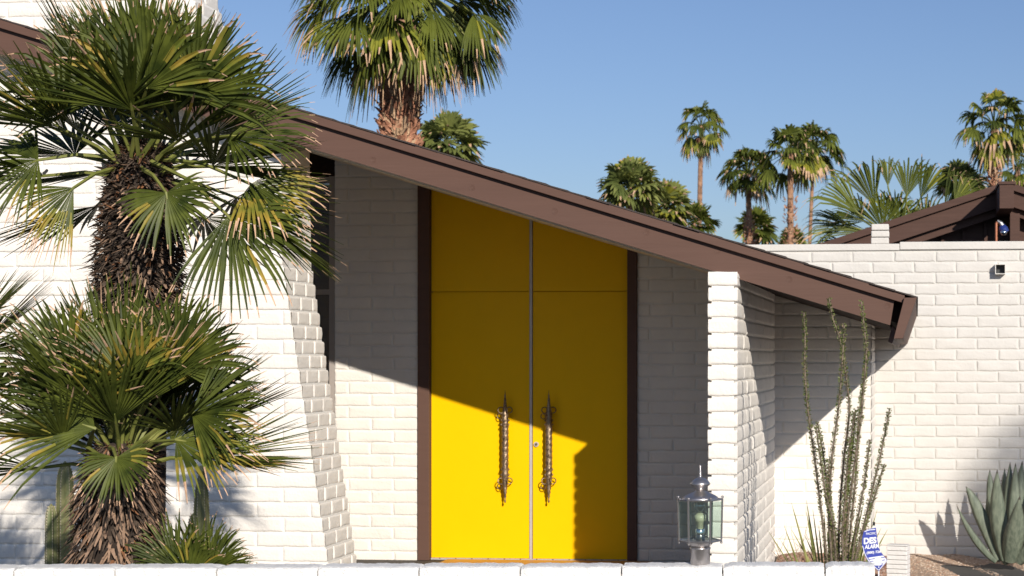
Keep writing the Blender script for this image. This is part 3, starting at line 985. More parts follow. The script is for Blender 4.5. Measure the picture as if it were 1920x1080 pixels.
KS = 0.775
NEAR = [M['leaf'], M['leaf_y'], M['tip'], M['petiole']]
def near_palm(th, C, n, Lp, Rad, el0, el1, seed, spec=(), nseg=36, droop=.10, gap=None, trunk_r=.09, azr=(0, 360)):
    r = random.Random(seed)
    Lp *= KS; Rad *= KS; trunk_r *= KS
    ga = 137.5
    for i in range(n):
        t = (i + .5) / n
        el = R(el1 + (el0 - el1) * t ** 1.05 + r.uniform(-6, 6))
        az = R(azr[0] + ((i * ga + r.uniform(-12, 12)) % 360) / 360 * (azr[1] - azr[0]))
        d = Vector((math.cos(az) * math.cos(el), math.sin(az) * math.cos(el), math.sin(el)))
        if el < R(22) and d.y < -.35: continue
        lp = Lp * r.uniform(.8, 1.15)
        B = C + Vector((d.x, d.y, 0)) * trunk_r + UP * (-.10 * t)
        H = B + d * lp - UP * (.05 * lp if el > 0 else .1 * lp)
        ax = (d - UP * (.10 + .25 * max(0, .5 - math.sin(el)) * r.uniform(.3, 1))).normalized()
        tw = r.uniform(-.45, .45)
        nr = (UP - ax * UP.dot(ax))
        if nr.length < .35: nr = -Vector((d.x, d.y, 0)) + UP * .2
        nr = Matrix.Rotation(tw, 3, ax) @ nr.normalized()
        mb = MB()
        fan(mb, B, H, ax, nr, Rad * r.uniform(.85, 1.12), r.uniform(105, 175), nseg, droop * r.uniform(.4, 1.5) * (1.6 if el < .1 else 1), split=.46, yel=.10 if t > .6 else .02, rnd=r, cup=r.uniform(.12, .34), wmul=1.12, tipp=.5, deadp=.025)
        mb.build('frond', NEAR, th)
    for (B, H, ax, nr, rad, span, dr, yl) in spec:
        mb = MB()
        fan(mb, B, H, Vector(ax), Vector(nr), rad * KS, span, nseg, dr, split=.5, yel=yl, rnd=r, tipdroop=.25, wmul=1.2)
        mb.build('frond', NEAR, th)


def boots(mb, pts, rads, n, ln, wd, out, down, mats_w, rnd, azr=(0, 6.283)):
    """dead leaf bases and fibre standing off a trunk"""
    for i in range(n):
        t = rnd.random() * (len(pts) - 1.001)
        k = int(t); u = t - k
        c = pts[k].lerp(pts[k + 1], u); r0 = rads[k] * (1 - u) + rads[k + 1] * u
        az = rnd.uniform(*azr)
        o = Vector((math.cos(az), math.sin(az), 0))
        s = Vector((-o.y, o.x, 0))
        dr = (o * rnd.uniform(*out) - UP * rnd.uniform(*down) + s * rnd.uniform(-.45, .45)).normalized()
        L = rnd.uniform(*ln); w = rnd.uniform(*wd)
        a = c + o * (r0 * rnd.uniform(.82, 1.0))
        cv = o * rnd.uniform(-.25, .35) * L
        sd = (s + o * rnd.uniform(-.6, .6)).normalized()
        m1 = a + dr * L * .5 + cv * .25; e = a + dr * L + cv
        th = dr.cross(sd).normalized() * w * .35
        v = [a - sd * w, a + sd * w, m1 - sd * w * .8 + th, m1 + sd * w * .8 + th, e - sd * w * .35, e + sd * w * .35, m1 - th, e - th * .5]
        mb.add(v, [(0, 1, 3, 2), (2, 3, 5, 4), (0, 2, 6), (1, 6, 3), (2, 4, 7, 6), (3, 6, 7, 5)], rnd.choices(range(len(mats_w)), mats_w)[0])


# tall palm at the left, seen above the shorter one
YP1 = 7.16
r1 = random.Random(5)
c1 = P(265, 300, YP1)
base1 = P(258, 1100, YP1); base1.z = -.1
palm1 = thing('fan_palm', 'taller fan palm at the left with a dark shaggy trunk and crown across the roof', 'palm tree', base1, 'fan palms in the front garden')
pth = [P(252, 1050, YP1), P(255, 800, YP1), P(258, 600, YP1), P(260, 520, YP1), P(262, 440, YP1), P(262, 370, YP1), P(265, 310, YP1), P(266, 270, YP1)]
rd = [q * KS for q in (.2, .2, .215, .235, .225, .19, .15, .09)]
tb_ = MB(); tb_.tube(pth, [q * .86 for q in rd], 20)
boots(tb_, pth[1:], rd[1:], 4600, (.020, .052), (.006, .012), (.35, 1.1), (-.5, .9), [.16, .62, .15, .07], r1)
boots(tb_, pth[2:5], rd[2:5], 500, (0.048, 0.096), (0.0032, 0.0064), (.6, 1.1), (.2, .9), [.3, .5, .2, 0], r1)
boots(tb_, pth[5:], rd[5:], 350, (0.040, 0.088), (0.0032, 0.0072), (.3, .9), (-.6, .6), [.3, .3, 0, .4], r1)
tb_.build('trunk', [M['trunk_dark'], M['boot_a'], M['boot_b'], M['boot_c']], palm1)
s1 = FPX / (YP1 / (CT + (265 - PX0) / FPX * ST))
def V3(px, py, d=0.0):     # image-plane direction helper (right, up, towards viewer)
    return Vector((px, -d, -py)).normalized()
spec1 = [
    (c1 + Vector((.05, -.1, -.05)), P(312, 362, YP1 - 0.336), V3(.25, 1, .25), V3(0, -.3, 1), .34, 225, .05, 0),
    (c1 + Vector((.1, -.1, -.02)), P(428, 405, YP1 - 0.360), V3(.8, 1, .15), V3(.1, -.4, 1), .52, 150, .12, 0),
    (c1 + Vector((-.08, -.1, -.05)), P(138, 352, YP1 - 0.360), V3(-.85, .9, .2), V3(0, -.3, 1), .40, 110, .12, 1),
    (c1 + Vector((-.08, -.1, 0)), P(72, 300, YP1 - 0.280), V3(-.9, .35, .1), V3(-.2, -.6, 1), .42, 190, .1, 0),
    (c1 + Vector((.1, -.05, 0)), P(430, 255, YP1 - 0.320), V3(1, .02, .15), V3(0, -1, .9), .56, 130, .05, .0),
    (c1 + Vector((.1, -.05, 0)), P(470, 345, YP1 - 0.240), V3(1, .42, .1), V3(.1, -1, .8), .44, 150, .1, .4),
    (c1 + Vector((0, -.1, 0)), P(275, 165, YP1 - 0.400), V3(0, -1, .35), V3(0, .5, 1), .58, 200, .0, 0),
    (c1 + Vector((.05, -.1, 0)), P(360, 180, YP1 - 0.320), V3(.55, -1, .3), V3(-.2, .4, 1), .60, 170, .0, 0),
    (c1 + Vector((-.05, -.1, 0)), P(180, 190, YP1 - 0.320), V3(-.6, -1, .2), V3(.2, .4, 1), .58, 170, .0, 0),
]
near_palm(palm1, c1, 46, .46, .64, -16, 86, 21, spec1, nseg=34, droop=.04)

# shorter palm in front
YP2 = 6.84
r2 = random.Random(8)
c2 = P(228, 838, YP2)
base2 = P(218, 1100, YP2); base2.z = -.1
palm2 = thing('fan_palm', 'shorter fan palm at the left with a skirt of tan leaf stubs on its trunk', 'palm tree', base2, 'fan palms in the front garden')
pth = [P(216, 1240, YP2), P(217, 1060, YP2), P(219, 990, YP2), P(222, 920, YP2), P(226, 870, YP2), P(228, 830, YP2)]
rd = [q * KS for q in (.23, .225, .22, .205, .18, .12)]
tb_ = MB(); tb_.tube(pth, [q * .82 for q in rd], 20)
boots(tb_, pth, rd, 1500, (0.032, 0.072), (0.0048, 0.0096), (.3, 1.0), (.3, 1.0), [.25, .5, .2, .05], r2)
boots(tb_, pth[:5], rd[:5], 620, (0.072, 0.136), (0.0056, 0.0096), (.30, .55), (.8, 1.0), [.05, .30, .65, 0], r2)
boots(tb_, pth[4:], rd[4:], 260, (0.040, 0.080), (0.0032, 0.0064), (.3, .9), (-.6, .6), [.3, .3, 0, .4], r2)
tb_.build('trunk', [M['trunk_dark'], M['boot_a'], M['boot_b'], M['boot_c']], palm2)
spec2 = [
    (c2 + Vector((0, -.1, .05)), P(231, 705, YP2 - 0.336), V3(0, -1, .1), V3(0, .25, 1), .44, 150, -.0, 0),
    (c2 + Vector((0, -.1, 0)), P(218, 858, YP2 - 0.336), V3(.2, .9, .5), V3(0, -.8, 1), .26, 230, .1, 0),
    (c2 + Vector((-.1, -.1, 0)), P(178, 803, YP2 - 0.320), V3(-1, -.35, .3), V3(-.1, -.6, 1), .58, 120, .06, 0),
    (c2 + Vector((.1, -.1, 0)), P(360, 775, YP2 - 0.240), V3(1, -.25, .2), V3(0, -.6, 1), .52, 140, .06, 0),
    (c2 + Vector((.1, -.1, -.02)), P(330, 825, YP2 - 0.280), V3(1, .12, .1), V3(0, -1, .7), .52, 120, .06, .2),
    (c2 + Vector((0, 0, 0)), P(330, 690, YP2 - 0.160), V3(.6, -.8, .2), V3(-.2, .4, 1), .52, 160, .02, 0),
    (c2 + Vector((0, 0, 0)), P(130, 700, YP2 - 0.160), V3(-.6, -.8, .2), V3(.2, .4, 1), .52, 160, .02, 0),
]
near_palm(palm2, c2, 40, .38, .62, 3, 84, 33, spec2, nseg=34, droop=.04)

# palm whose fronds reach in over the left edge
YP3 = 6.98
c3 = P(-140, 690, YP3)
base3 = Vector((c3.x, c3.y, -.1))
palm3 = thing('fan_palm', 'fan palm at the left edge showing only frond tips before the white wall', 'palm tree', base3, 'fan palms in the front garden')
tb_ = MB(); pp = [base3, base3.lerp(c3, .5), c3]; tb_.tube(pp, [.14, .13, .08], 16)
boots(tb_, pp, [.155, .155, .09], 700, (0.032, 0.072), (0.0048, 0.0096), (.3, 1.0), (.3, 1.0), [.25, .5, .2, .05], r2)
tb_.build('trunk', [M['trunk_dark'], M['boot_a'], M['boot_b'], M['boot_c']], palm3)
near_palm(palm3, c3, 24, .36, .56, -12, 80, 41, droop=.05)

# small palm behind the low wall
YP4 = 6.80
c4 = P(368, 1120, YP4)
palm4 = thing('fan_palm', 'small young fan palm rising behind the low wall before the single cactus', 'palm tree', Vector((c4.x, c4.y, -.1)), 'fan palms in the front garden')
tb_ = MB(); pp = [Vector((c4.x, c4.y, -.1)), c4]; tb_.tube(pp, [.06, .05], 12)
tb_.build('trunk', [M['boot_a']], palm4)
spec4 = [
    (c4, P(330, 1068, YP4 - 0.080), V3(-.1, -1, .1), V3(0, .3, 1), .36, 150, .0, 0),
    (c4, P(395, 1072, YP4 - 0.120), V3(.75, -.8, .2), V3(.1, -.4, 1), .34, 90, .02, 0),
    (c4, P(375, 1080, YP4), V3(.25, -1, .1), V3(0, .3, 1), .40, 120, .0, 0),
    (c4, P(355, 1085, YP4 - 0.160), V3(.3, -1, .3), V3(0, .3, 1), .30, 150, .0, 0),
]
near_palm(palm4, c4, 9, .14, .30, 15, 80, 55, spec4, nseg=30, trunk_r=.05)

# ------------------------------------------------------------------ columnar cacti
def cactus_stem(mb, x, ytop, ybot, Y, rpx, lean=0.0, ribs=7, ph=0.0, taper=.35):
    a = P(x, ybot, Y); a.z = -.05
    t_ = P(x + lean, ytop, Y)
    H_ = t_.z - a.z
    r0 = rpx / FPX * Y
    n = 34; K = ribs * 6
    v = []; f = []; mi = []
    for i in range(n + 1):
        u = i / n
        d = (1 - u) * H_
        rr = r0 * (1 - .12 * (1 - u)) * min(1, math.sqrt(max(0, 1 - (1 - min(1, d / (r0 * 3.2))) ** 2)) + .02)
        if taper: rr *= 1 - taper * max(0, u - .55)
        cx = a.x + (t_.x - a.x) * u
        for k in range(K):
            t = 2 * math.pi * k / K + ph
            w = abs(((k / 6) % 1) - .0); w = min(w, 1 - w) * 2      # 0 at the ridge, 1 in the groove
            q = rr * (1 - .30 * w ** .8 + .012 * math.sin(u * 90))
            v.append((cx + q * math.cos(t), Y + q * math.sin(t), a.z + H_ * u))
    for i in range(n):
        for k in range(K):
            f.append((i * K + k, i * K + (k + 1) % K, (i + 1) * K + (k + 1) % K, (i + 1) * K + k))
            mi.append(0)
    f.append(tuple(range(n * K, (n + 1) * K))); mi.append(0)
    mb.add(v, f, mi)
    for k in range(ribs):     # areoles and spines down each rib
        t = 2 * math.pi * k / ribs + ph
        for i in range(2, int(H_ / .018)):
            u = i * .018 / H_
            if u > .985: break
            d = (1 - u) * H_
            rr = r0 * (1 - .12 * (1 - u)) * min(1, math.sqrt(max(0, 1 - (1 - min(1, d / (r0 * 3.2))) ** 2)) + .02) * (1 - taper * max(0, u - .55) if taper else 1)
            c = Vector((a.x + (t_.x - a.x) * u + rr * math.cos(t), Y + rr * math.sin(t), a.z + H_ * u))
            s_ = .0035
            mb.add([c + Vector((-s_, 0, -s_ * 1.8)), c + Vector((s_, 0, -s_ * 1.8)), c + Vector((s_, 0, s_ * 1.8)), c + Vector((-s_, 0, s_ * 1.8)), c + Vector((math.cos(t), math.sin(t), 0)) * .004],
                   [(0, 1, 4), (1, 2, 4), (2, 3, 4), (3, 0, 4)], 1)
CM = [M['cactus'], M['spine']]
YC = 9.7
k = thing('cactus', 'pair of ribbed green columnar cactus stems of unequal height left of the shaggy palm trunk', 'cactus', P(115, 1100, YC) * Vector((1, 1, 0)) if False else Vector((P(115, 1100, YC).x, YC, -.05)), 'columnar cacti by the white wall')
b = MB(); cactus_stem(b, 122, 864, 1100, YC, 17.5, 0, 6, .5); b.build('stem', CM, k, smooth=False)
b = MB(); cactus_stem(b, 96, 944, 1100, YC - .05, 12.5, 0, 6, .2); b.build('stem', CM, k, smooth=False)
k = thing('cactus', 'single ribbed columnar cactus narrowing at the top, right of the palm trunk', 'cactus', Vector((P(376, 1100, YC).x, YC, -.05)), 'columnar cacti by the white wall')
b = MB(); cactus_stem(b, 377, 885, 1100, YC, 18, 1, 6, .35, .95); b.build('stem', CM, k)
b = MB(); cactus_stem(b, 362, 962, 1100, YC - .04, 11, 0, 6, .1); b.build('stem', CM, k)
b = MB()
c = P(378, 877, YC)
b.lathe((c.x, c.y, c.z - .045), [(.018, 0), (.03, .012), (.033, .03), (.026, .048), (.012, .058), (.002, .061)], 12)
b.build('bud', [M['cactus']], k, smooth=True)

# ------------------------------------------------------------------ ocotillo
YO = 9.80
oc = thing('ocotillo', 'tall spindly leafy ocotillo with many thin upright stems in front of the white wall', 'shrub', Vector((P(1575, 1060, YO).x, YO, -.01)))
ro = random.Random(3)
stems = [
    [(1552, 1060), (1545, 1000), (1535, 920), (1525, 840), (1513, 760), (1508, 680), (1510, 640), (1507, 586)],
    [(1560, 1060), (1553, 960), (1560, 850), (1572, 770), (1578, 700), (1581, 650), (1583, 608)],
    [(1572, 1060), (1574, 960), (1583, 850), (1594, 770), (1588, 715), (1580, 660), (1572, 625), (1560, 595), (1555, 560)],
    [(1583, 1060), (1590, 960), (1605, 850), (1614, 790), (1620, 720), (1625, 660), (1620, 610), (1615, 565)],
    [(1588, 1060), (1598, 960), (1606, 880), (1608, 800), (1616, 740), (1626, 660)],
    [(1600, 1060), (1620, 985), (1640, 900), (1654, 840), (1668, 766)],
    [(1596, 1060), (1607, 980), (1622, 900), (1631, 824)],
    [(1602, 1060), (1622, 990), (1640, 930), (1658, 870)],
    [(1556, 1060), (1558, 960), (1545, 860), (1533, 792)],
    [(1578, 1060), (1585, 960), (1592, 860), (1602, 772)],
    [(1568, 1060), (1563, 980), (1548, 930), (1540, 870), (1530, 800)],
    [(1590, 1060), (1584, 990), (1590, 900), (1600, 830), (1604, 768)],
    [(1565, 1060), (1562, 990), (1552, 920), (1555, 860)],
    [(1582, 1060), (1578, 1000), (1584, 940), (1588, 880), (1594, 820)],
]
for si, st_ in enumerate(stems):
    yo = YO + ro.uniform(-.13, .13)
    pts = [P(1572 + (st_[0][0] - 1572) * .35, 1185, YO)] + [P(x, y, YO + (yo - YO) * min(1, (i + 1) / 3)) for i, (x, y) in enumerate(st_)]
    # densify
    dn = []
    for i in range(len(pts) - 1):
        for j in range(4): dn.append(pts[i].lerp(pts[i + 1], j / 4))
    dn.append(pts[-1])
    for _ in range(2):
        dn = [dn[0]] + [(dn[i - 1] + dn[i] * 2 + dn[i + 1]) / 4 for i in range(1, len(dn) - 1)] + [dn[-1]]
    rr = [.0085 * (1 - .5 * i / len(dn)) for i in range(len(dn))]
    mb = MB(); mb.tube(dn, rr, 7)
    for i in range(len(dn) - 1):
        a, b2 = dn[i], dn[i + 1]
        nleaf = int((b2 - a).length / .0011)
        hfrac = i / len(dn)
        for q in range(nleaf):
            if hfrac < .12 and ro.random() < .5: continue
            c = a.lerp(b2, ro.random())
            t = ro.uniform(0, 6.283)
            o = Vector((math.cos(t), math.sin(t), 0))
            L = ro.uniform(.010, .021) * (1.0 if hfrac > .3 else .8)
            up = (o + UP * ro.uniform(.0, 1.3)).normalized()
            s_ = up.cross(Vector((ro.uniform(-1, 1), ro.uniform(-1, 1), ro.uniform(-1, 1)))).normalized() * L * .22
            c0 = c + o * rr[i]
            m = 1 if ro.random() < (.45 + .5 * hfrac) else 2
            if m == 2 and ro.random() < .5: L *= .8; s_ *= .35
            mb.add([c0, c0 + up * L * .55 + s_, c0 + up * L, c0 + up * L * .55 - s_], [(0, 1, 2, 3)], m)
    mb.build('stem', [M['oco_stem'], M['oco_leaf'], M['dry']], oc)

# blades at its foot
yc = thing('yucca', 'low clump of narrow yellow green blades at the foot of the ocotillo', 'plant', Vector((P(1560, 1060, 9.95).x, 9.95, -.01)))
blades = [(1440, 995, 1530), (1484, 943, 1535), (1470, 985, 1528), (1512, 938, 1542), (1524, 955, 1545), (1553, 928, 1555), (1545, 960, 1550), (1620, 940, 1580), (1606, 975, 1580), (1652, 990, 1590), (1664, 993, 1600),
          (1500, 1000, 1535), (1590, 960, 1570), (1560, 975, 1558), (1535, 985, 1548), (1630, 985, 1590), (1645, 955, 1590), (1512, 960, 1540), (1572, 985, 1563), (1584, 1000, 1572), (1610, 1005, 1585), (1640, 1020, 1596), (1625, 1030, 1592), (1462, 1010, 1530)]
mb = MB()
for (tx, ty, bx) in blades + [(ro.uniform(1480, 1660), ro.uniform(985, 1030), ro.uniform(1535, 1600)) for _ in range(26)]:
    yy = 9.95 + ro.uniform(-.2, .2)
    A_, T_ = P(bx * .75 + 1560 * .25, 1170, 9.95), P(tx, ty, yy)
    w = ro.uniform(.009, .016)
    n = 7; v = []
    bow = Vector((0, 0, 1)) * ro.uniform(.0, .05)
    for i in range(n + 1):
        u = i / n
        c = A_.lerp(T_, u) + bow * math.sin(u * math.pi)
        ww = w * (1 - u) ** .7 * min(1, .6 + u * 2) + .0008
        v += [c + Vector((-ww, 0, 0)), c + Vector((0, -.3 * ww, -.2 * ww)), c + Vector((ww, 0, 0))]
    f = []
    for i in range(n):
        f += [(i * 3, i * 3 + 1, i * 3 + 4, i * 3 + 3), (i * 3 + 1, i * 3 + 2, i * 3 + 5, i * 3 + 4)]
    mb.add(v, f, 0)
mb.build('blade_clump', [M['yucca']], yc)
mb = MB()
for i in range(34):     # dead twigs
    A_ = P(ro.uniform(1455, 1600), 1052, 12.7)
    p = A_ + Vector((ro.uniform(-.12, .1), ro.uniform(-.1, .1), ro.uniform(.06, .24)))
    q = p + Vector((ro.uniform(-.06, .06), 0, ro.uniform(.02, .1)))
    mb.tube([A_, p, q], [.003, .002, .001], 4)
mb.build('dead_twigs', [M['dry']], yc)

# ------------------------------------------------------------------ agave
YA = 14.15
ag = thing('agave', 'large blue green toothed agave growing in gravel against the courtyard wall', 'plant', Vector((P(1880, 1052, YA).x, YA, -.17)))
KD = .7
leaves = [  # base x, base y, bulge x, bulge y, tip x, tip y, half width px, tip depth
    (1872, 1050, 1836, 960, 1811, 912, 12, -.05), (1868, 1054, 1828, 1010, 1794, 948, 6.5, -.35), (1876, 1052, 1840, 975, 1820, 945, 9, .10),
    (1884, 1050, 1862, 950, 1856, 880, 11, .12), (1886, 1051, 1872, 965, 1870, 880, 16, -.28), (1890, 1050, 1884, 950, 1884, 878, 10, .2),
    (1892, 1050, 1892, 950, 1894, 866, 12, .05), (1896, 1050, 1902, 950, 1904, 868, 12, -.05), (1902, 1050, 1909, 950, 1917, 864, 15, .08),
    (1892, 1056, 1903, 1000, 1912, 930, 19, -.40), (1905, 1052, 1935, 960, 1952, 880, 16, -.1), (1910, 1052, 1965, 985, 2000, 925, 16, -.1), (1906, 1056, 1940, 1020, 1985, 980, 15, -.35),
    (1890, 1056, 1862, 1000, 1850, 935, 11, .25)]
mb = MB()
for (bx, by, mx_, my, tx, ty, hw, td) in leaves:
    td *= KD; A_ = P(bx, by, YA + td * .15); Mi = P(mx_, my, YA + td * .65); T_ = P(tx, ty, YA + td)
    n = 22; w0 = hw / FPX * YA
    v = []
    cs = []
    for i in range(n + 1):
        u = i / n
        c = A_ * ((1 - u) ** 2) + (Mi * 2 - (A_ + T_) / 2) * (2 * u * (1 - u)) + T_ * u ** 2
        cs.append(c)
    for i in range(n + 1):
        u = i / n
        d = (cs[min(i + 1, n)] - cs[max(i - 1, 0)]).normalized()
        sd = d.cross(Vector((0, -1, .15))).normalized()
        nn = sd.cross(d)
        if nn.y > 0: nn = -nn
        ww = w0 * (.62 + .38 * math.sin(min(1, u * 2.2) * math.pi / 2)) * (1 if u < .42 else (1 - ((u - .42) / .58) ** 1.5)) + .0012
        for q, dep in ((-1, 0), (-.55, .30), (0, .42), (.55, .30), (1, 0)):
            v.append(cs[i] + sd * ww * q - nn * ww * dep * -.0 + nn * (-ww * .45 + ww * dep) * .9)
        v.append(cs[i] - nn * ww * .95)
    f = []; mi = []
    for i in range(n):
        for j in range(6):
            a = i * 6 + j; b2 = i * 6 + (j + 1) % 6
            f.append((a, b2, b2 + 6, a + 6)); mi.append(1 if i >= n - 1 else 0)
    mb.add(v, f, mi)
    for i in range(2, n - 2):
        for sg_ in (0, 4):
            for h_ in (0, .5):
                e = Vector(v[i * 6 + sg_]).lerp(Vector(v[(i + 1) * 6 + sg_]), h_)
                dd = (cs[i + 1] - cs[i]).normalized()
                o = (e - cs[i]).normalized()
                mb.add([e - dd * .0045, e + dd * .0045, e + o * .009 + dd * .002], [(0, 1, 2)], 1)
mb.build('leaf_rosette', [M['agave'], M['agave_edge']], ag, smooth=True)

# ------------------------------------------------------------------ background palms
def crown_mesh(name, n, Lp, Rf, nseg, droop, el0, el1, seed, pale=False, yel=.1, span=(170, 230), stiff=False, mb=None, C=Vector((0, 0, 0)), td=.8, ptr=.03, splt=.6, tipp=.12):
    r = random.Random(seed)
    mb = mb or MB()
    for i in range(n):
        t = (i + .5) / n
        el = R(el1 + (el0 - el1) * t + r.uniform(-8, 8))
        az = R((i * 137.5 + r.uniform(-15, 15)) % 360)
        d = Vector((math.cos(az) * math.cos(el), math.sin(az) * math.cos(el), math.sin(el)))
        lp = Lp * r.uniform(.75, 1.2)
        B = C + Vector((d.x, d.y, 0)) * .08 * Lp
        H = B + d * lp - UP * (.12 * lp)
        ax = (d - UP * (droop * .8 * r.uniform(.4, 1.2))).normalized()
        nr = UP - ax * UP.dot(ax)
        if nr.length < .3: nr = -Vector((d.x, d.y, 0)) + UP * .1
        nr = Matrix.Rotation(r.uniform(-.7, .7), 3, ax) @ nr.normalized()
        fan(mb, B, H, ax, nr, Rf * r.uniform(.85, 1.1), r.uniform(*span), nseg, droop * r.uniform(.5, 1.3) * (.5 + t), split=splt, yel=yel * (2.2 if t > .6 else .4), rnd=r,
            sect=(0, .25, .5, .72, .88, 1.0), fold=.3, cup=-.12, ptr=ptr, tipdroop=td, wmul=1.3, tipp=tipp, deadp=.03)
    return mb

FM = [M['fleaf'], M['fleaf_y'], M['ftip'], M['fleaf']]
PM = [M['pleaf'], M['fleaf_y'], M['ftip'], M['pleaf']]
def far_trunk(th, c, r0, r1, boot0=None, seed=1, n=260, kx=0.0):
    r = random.Random(seed)
    z0 = -.2
    pts = [Vector((c.x + kx * (1 - i / 8), c.y, z0 + (c.z - z0) * i / 8)) for i in range(9)]
    mb = MB()
    H_ = c.z - z0
    m = int(H_ / .12)
    pp = [pts[0].lerp(pts[-1], i / m) for i in range(m + 1)]
    mb.tube(pp, [(r0 + (r1 - r0) * i / m) * (1 + .04 * math.sin(i * 2.1)) for i in range(m + 1)], 12)
    if boot0 is not None:
        a = pts[0].lerp(pts[-1], boot0[0]); b_ = pts[0].lerp(pts[-1], boot0[1])
        rb = r0 * boot0[2]
        boots(mb, [a, a.lerp(b_, .5), b_], [rb, rb, rb * .95], n, (r0 * .6, r0 * 1.1), (r0 * .18, r0 * .34), (.25, .55), (-.9, -.3), [0, .7, .3], r)
    return mb.build('trunk', [M['ftrunk'], M['fboot'], M['ftip']], th)

# the big palm right behind the roof
YB = 21.1
cB = P(775, -22, YB)
bt = thing('fan_palm', 'largest palm behind the roof, drooping crown cut by the photo top, thick reddish trunk', 'palm tree', Vector((cB.x, YB, -.2)), 'palms beyond the house')
mb = crown_mesh('crown', 66, .92, .60, 30, .32, -46, 75, 77, yel=.14, C=cB, td=.38, ptr=.022, span=(110, 170), splt=.66, tipp=.16)
crown_mesh('crown', 12, .75, .5, 24, .4, -62, -42, 78, yel=1.0, C=cB, td=.7, ptr=.02, mb=mb, span=(90, 130), tipp=.9)
mb.build('crown', [M['fleaf'], M['fleaf_y'], M['ftip'], M['petiole']], bt)
rb = random.Random(12)
mb = MB()
pp = [Vector((P(748, 600, YB).x, YB, -.2)), P(748, 300, YB), P(750, 200, YB), P(755, 130, YB), P(765, 40, YB)]
rdd = [.26, .245, .235, .225, .17]
mb.tube(pp, [q * .9 for q in rdd], 18)
boots(mb, pp[1:4], rdd[1:4], 520, (.10, .17), (.035, .06), (.22, .5), (-1.0, -.5), [0, .75, .25], rb)
boots(mb, pp[2:5], rdd[2:5], 90, (.10, .22), (.012, .025), (.2, .5), (.6, 1), [.1, .3, .6], rb)
mb.build('trunk', [M['ftrunk'], M['fboot'], M['ftip']], bt)

def far_palm(label, px, cy, Y, rpx, kind, trunk, seed, name='fan_palm', kx=0.0):
    c = P(px, cy, Y)
    sc = rpx / FPX * Y
    t = thing(name, label, 'palm tree', Vector((c.x, Y, -.2)), 'palms beyond the house')
    n, Lp, Rf, ns, dr, e0, e1, td, pal, yl = kind
    rv = random.Random(seed * 7)
    n = int(n * rv.uniform(1.0, 1.4)); Lp *= rv.uniform(.85, 1.15); Rf *= rv.uniform(.9, 1.12); dr *= rv.uniform(.7, 1.4); e0 += rv.uniform(-14, 10); td *= rv.uniform(.7, 1.3); yl *= rv.uniform(.4, 1.8)
    mb = crown_mesh('crown', n, Lp * sc, Rf * sc, ns, dr, e0, e1, seed, yel=yl, C=c, td=td, ptr=.012 * sc)
    mb.build('crown', PM if pal else FM, t)
    if trunk:
        w, boot = trunk
        far_trunk(t, c, w / FPX * Y / 2, w / FPX * Y / 2 * .8, boot, seed, kx=kx)
    return t
#        n  Lp  Rf  ns  droop e0   e1  td pale yel
FULL = (27, .60, .46, 13, .38, -48, 85, .55, False, .16)
SLIM = (25, .56, .44, 13, .42, -58, 85, .6, False, .22)
STAR = (26, .42, .62, 12, .10, -20, 85, .2, False, .06)
PALE = (34, .42, .62, 12, .12, -28, 85, .25, True, .08)
far_palm('tallest slender palm standing alone against the sky with a long thin bare trunk', 1315, 236, 83, 56, SLIM, (11, (.88, .95, 1.3)), 101, kx=-.3)
far_palm('palm with a dark wide drooping crown left of the pair of touching crowns', 1402, 322, 76, 64, FULL, (13, (.60, .80, 1.5)), 102, kx=.3)
far_palm('front palm of the touching pair, its trunk thick with red brown leaf bases', 1482, 288, 72, 64, FULL, (14, (.45, .82, 1.7)), 103)
far_palm('rear palm of the touching pair with a smooth thin trunk', 1526, 278, 90, 62, FULL, (8, None), 104, kx=-.6)
far_palm('low star shaped palm between the two trunks just above the white coping', 1418, 425, 86, 46, STAR, (8, None), 105)
far_palm('tiny palm tip peeking over the coping right of the red brown trunk', 1486, 452, 101, 30, STAR, (6, None), 106)
far_palm('pale rounded palm highest of the cluster rising above the brown rake', 1182, 352, 58, 68, PALE, (12, None), 107)
far_palm('pale middle palm of the cluster above the brown rake', 1248, 388, 60, 60, PALE, (10, None), 108)
far_palm('lowest dark green palm of the cluster beside the slender bare trunk', 1302, 418, 65, 48, STAR, (9, None), 109)
far_palm('bushy pale palm just right of the big reddish trunk above the roof', 838, 268, 43, 72, PALE, (14, None), 110)
far_palm('tall leafy palm above the neighbouring gable near the right edge', 1864, 232, 58, 74, FULL, (17, (.78, .93, 1.4)), 111)
far_palm('lower palm half hidden behind the gable at the right edge', 1908, 312, 68, 56, FULL, (13, None), 112)
far_palm('dull green palm behind the big spreading fans left of the gable peak', 1800, 345, 61, 52, PALE, (10, None), 113)

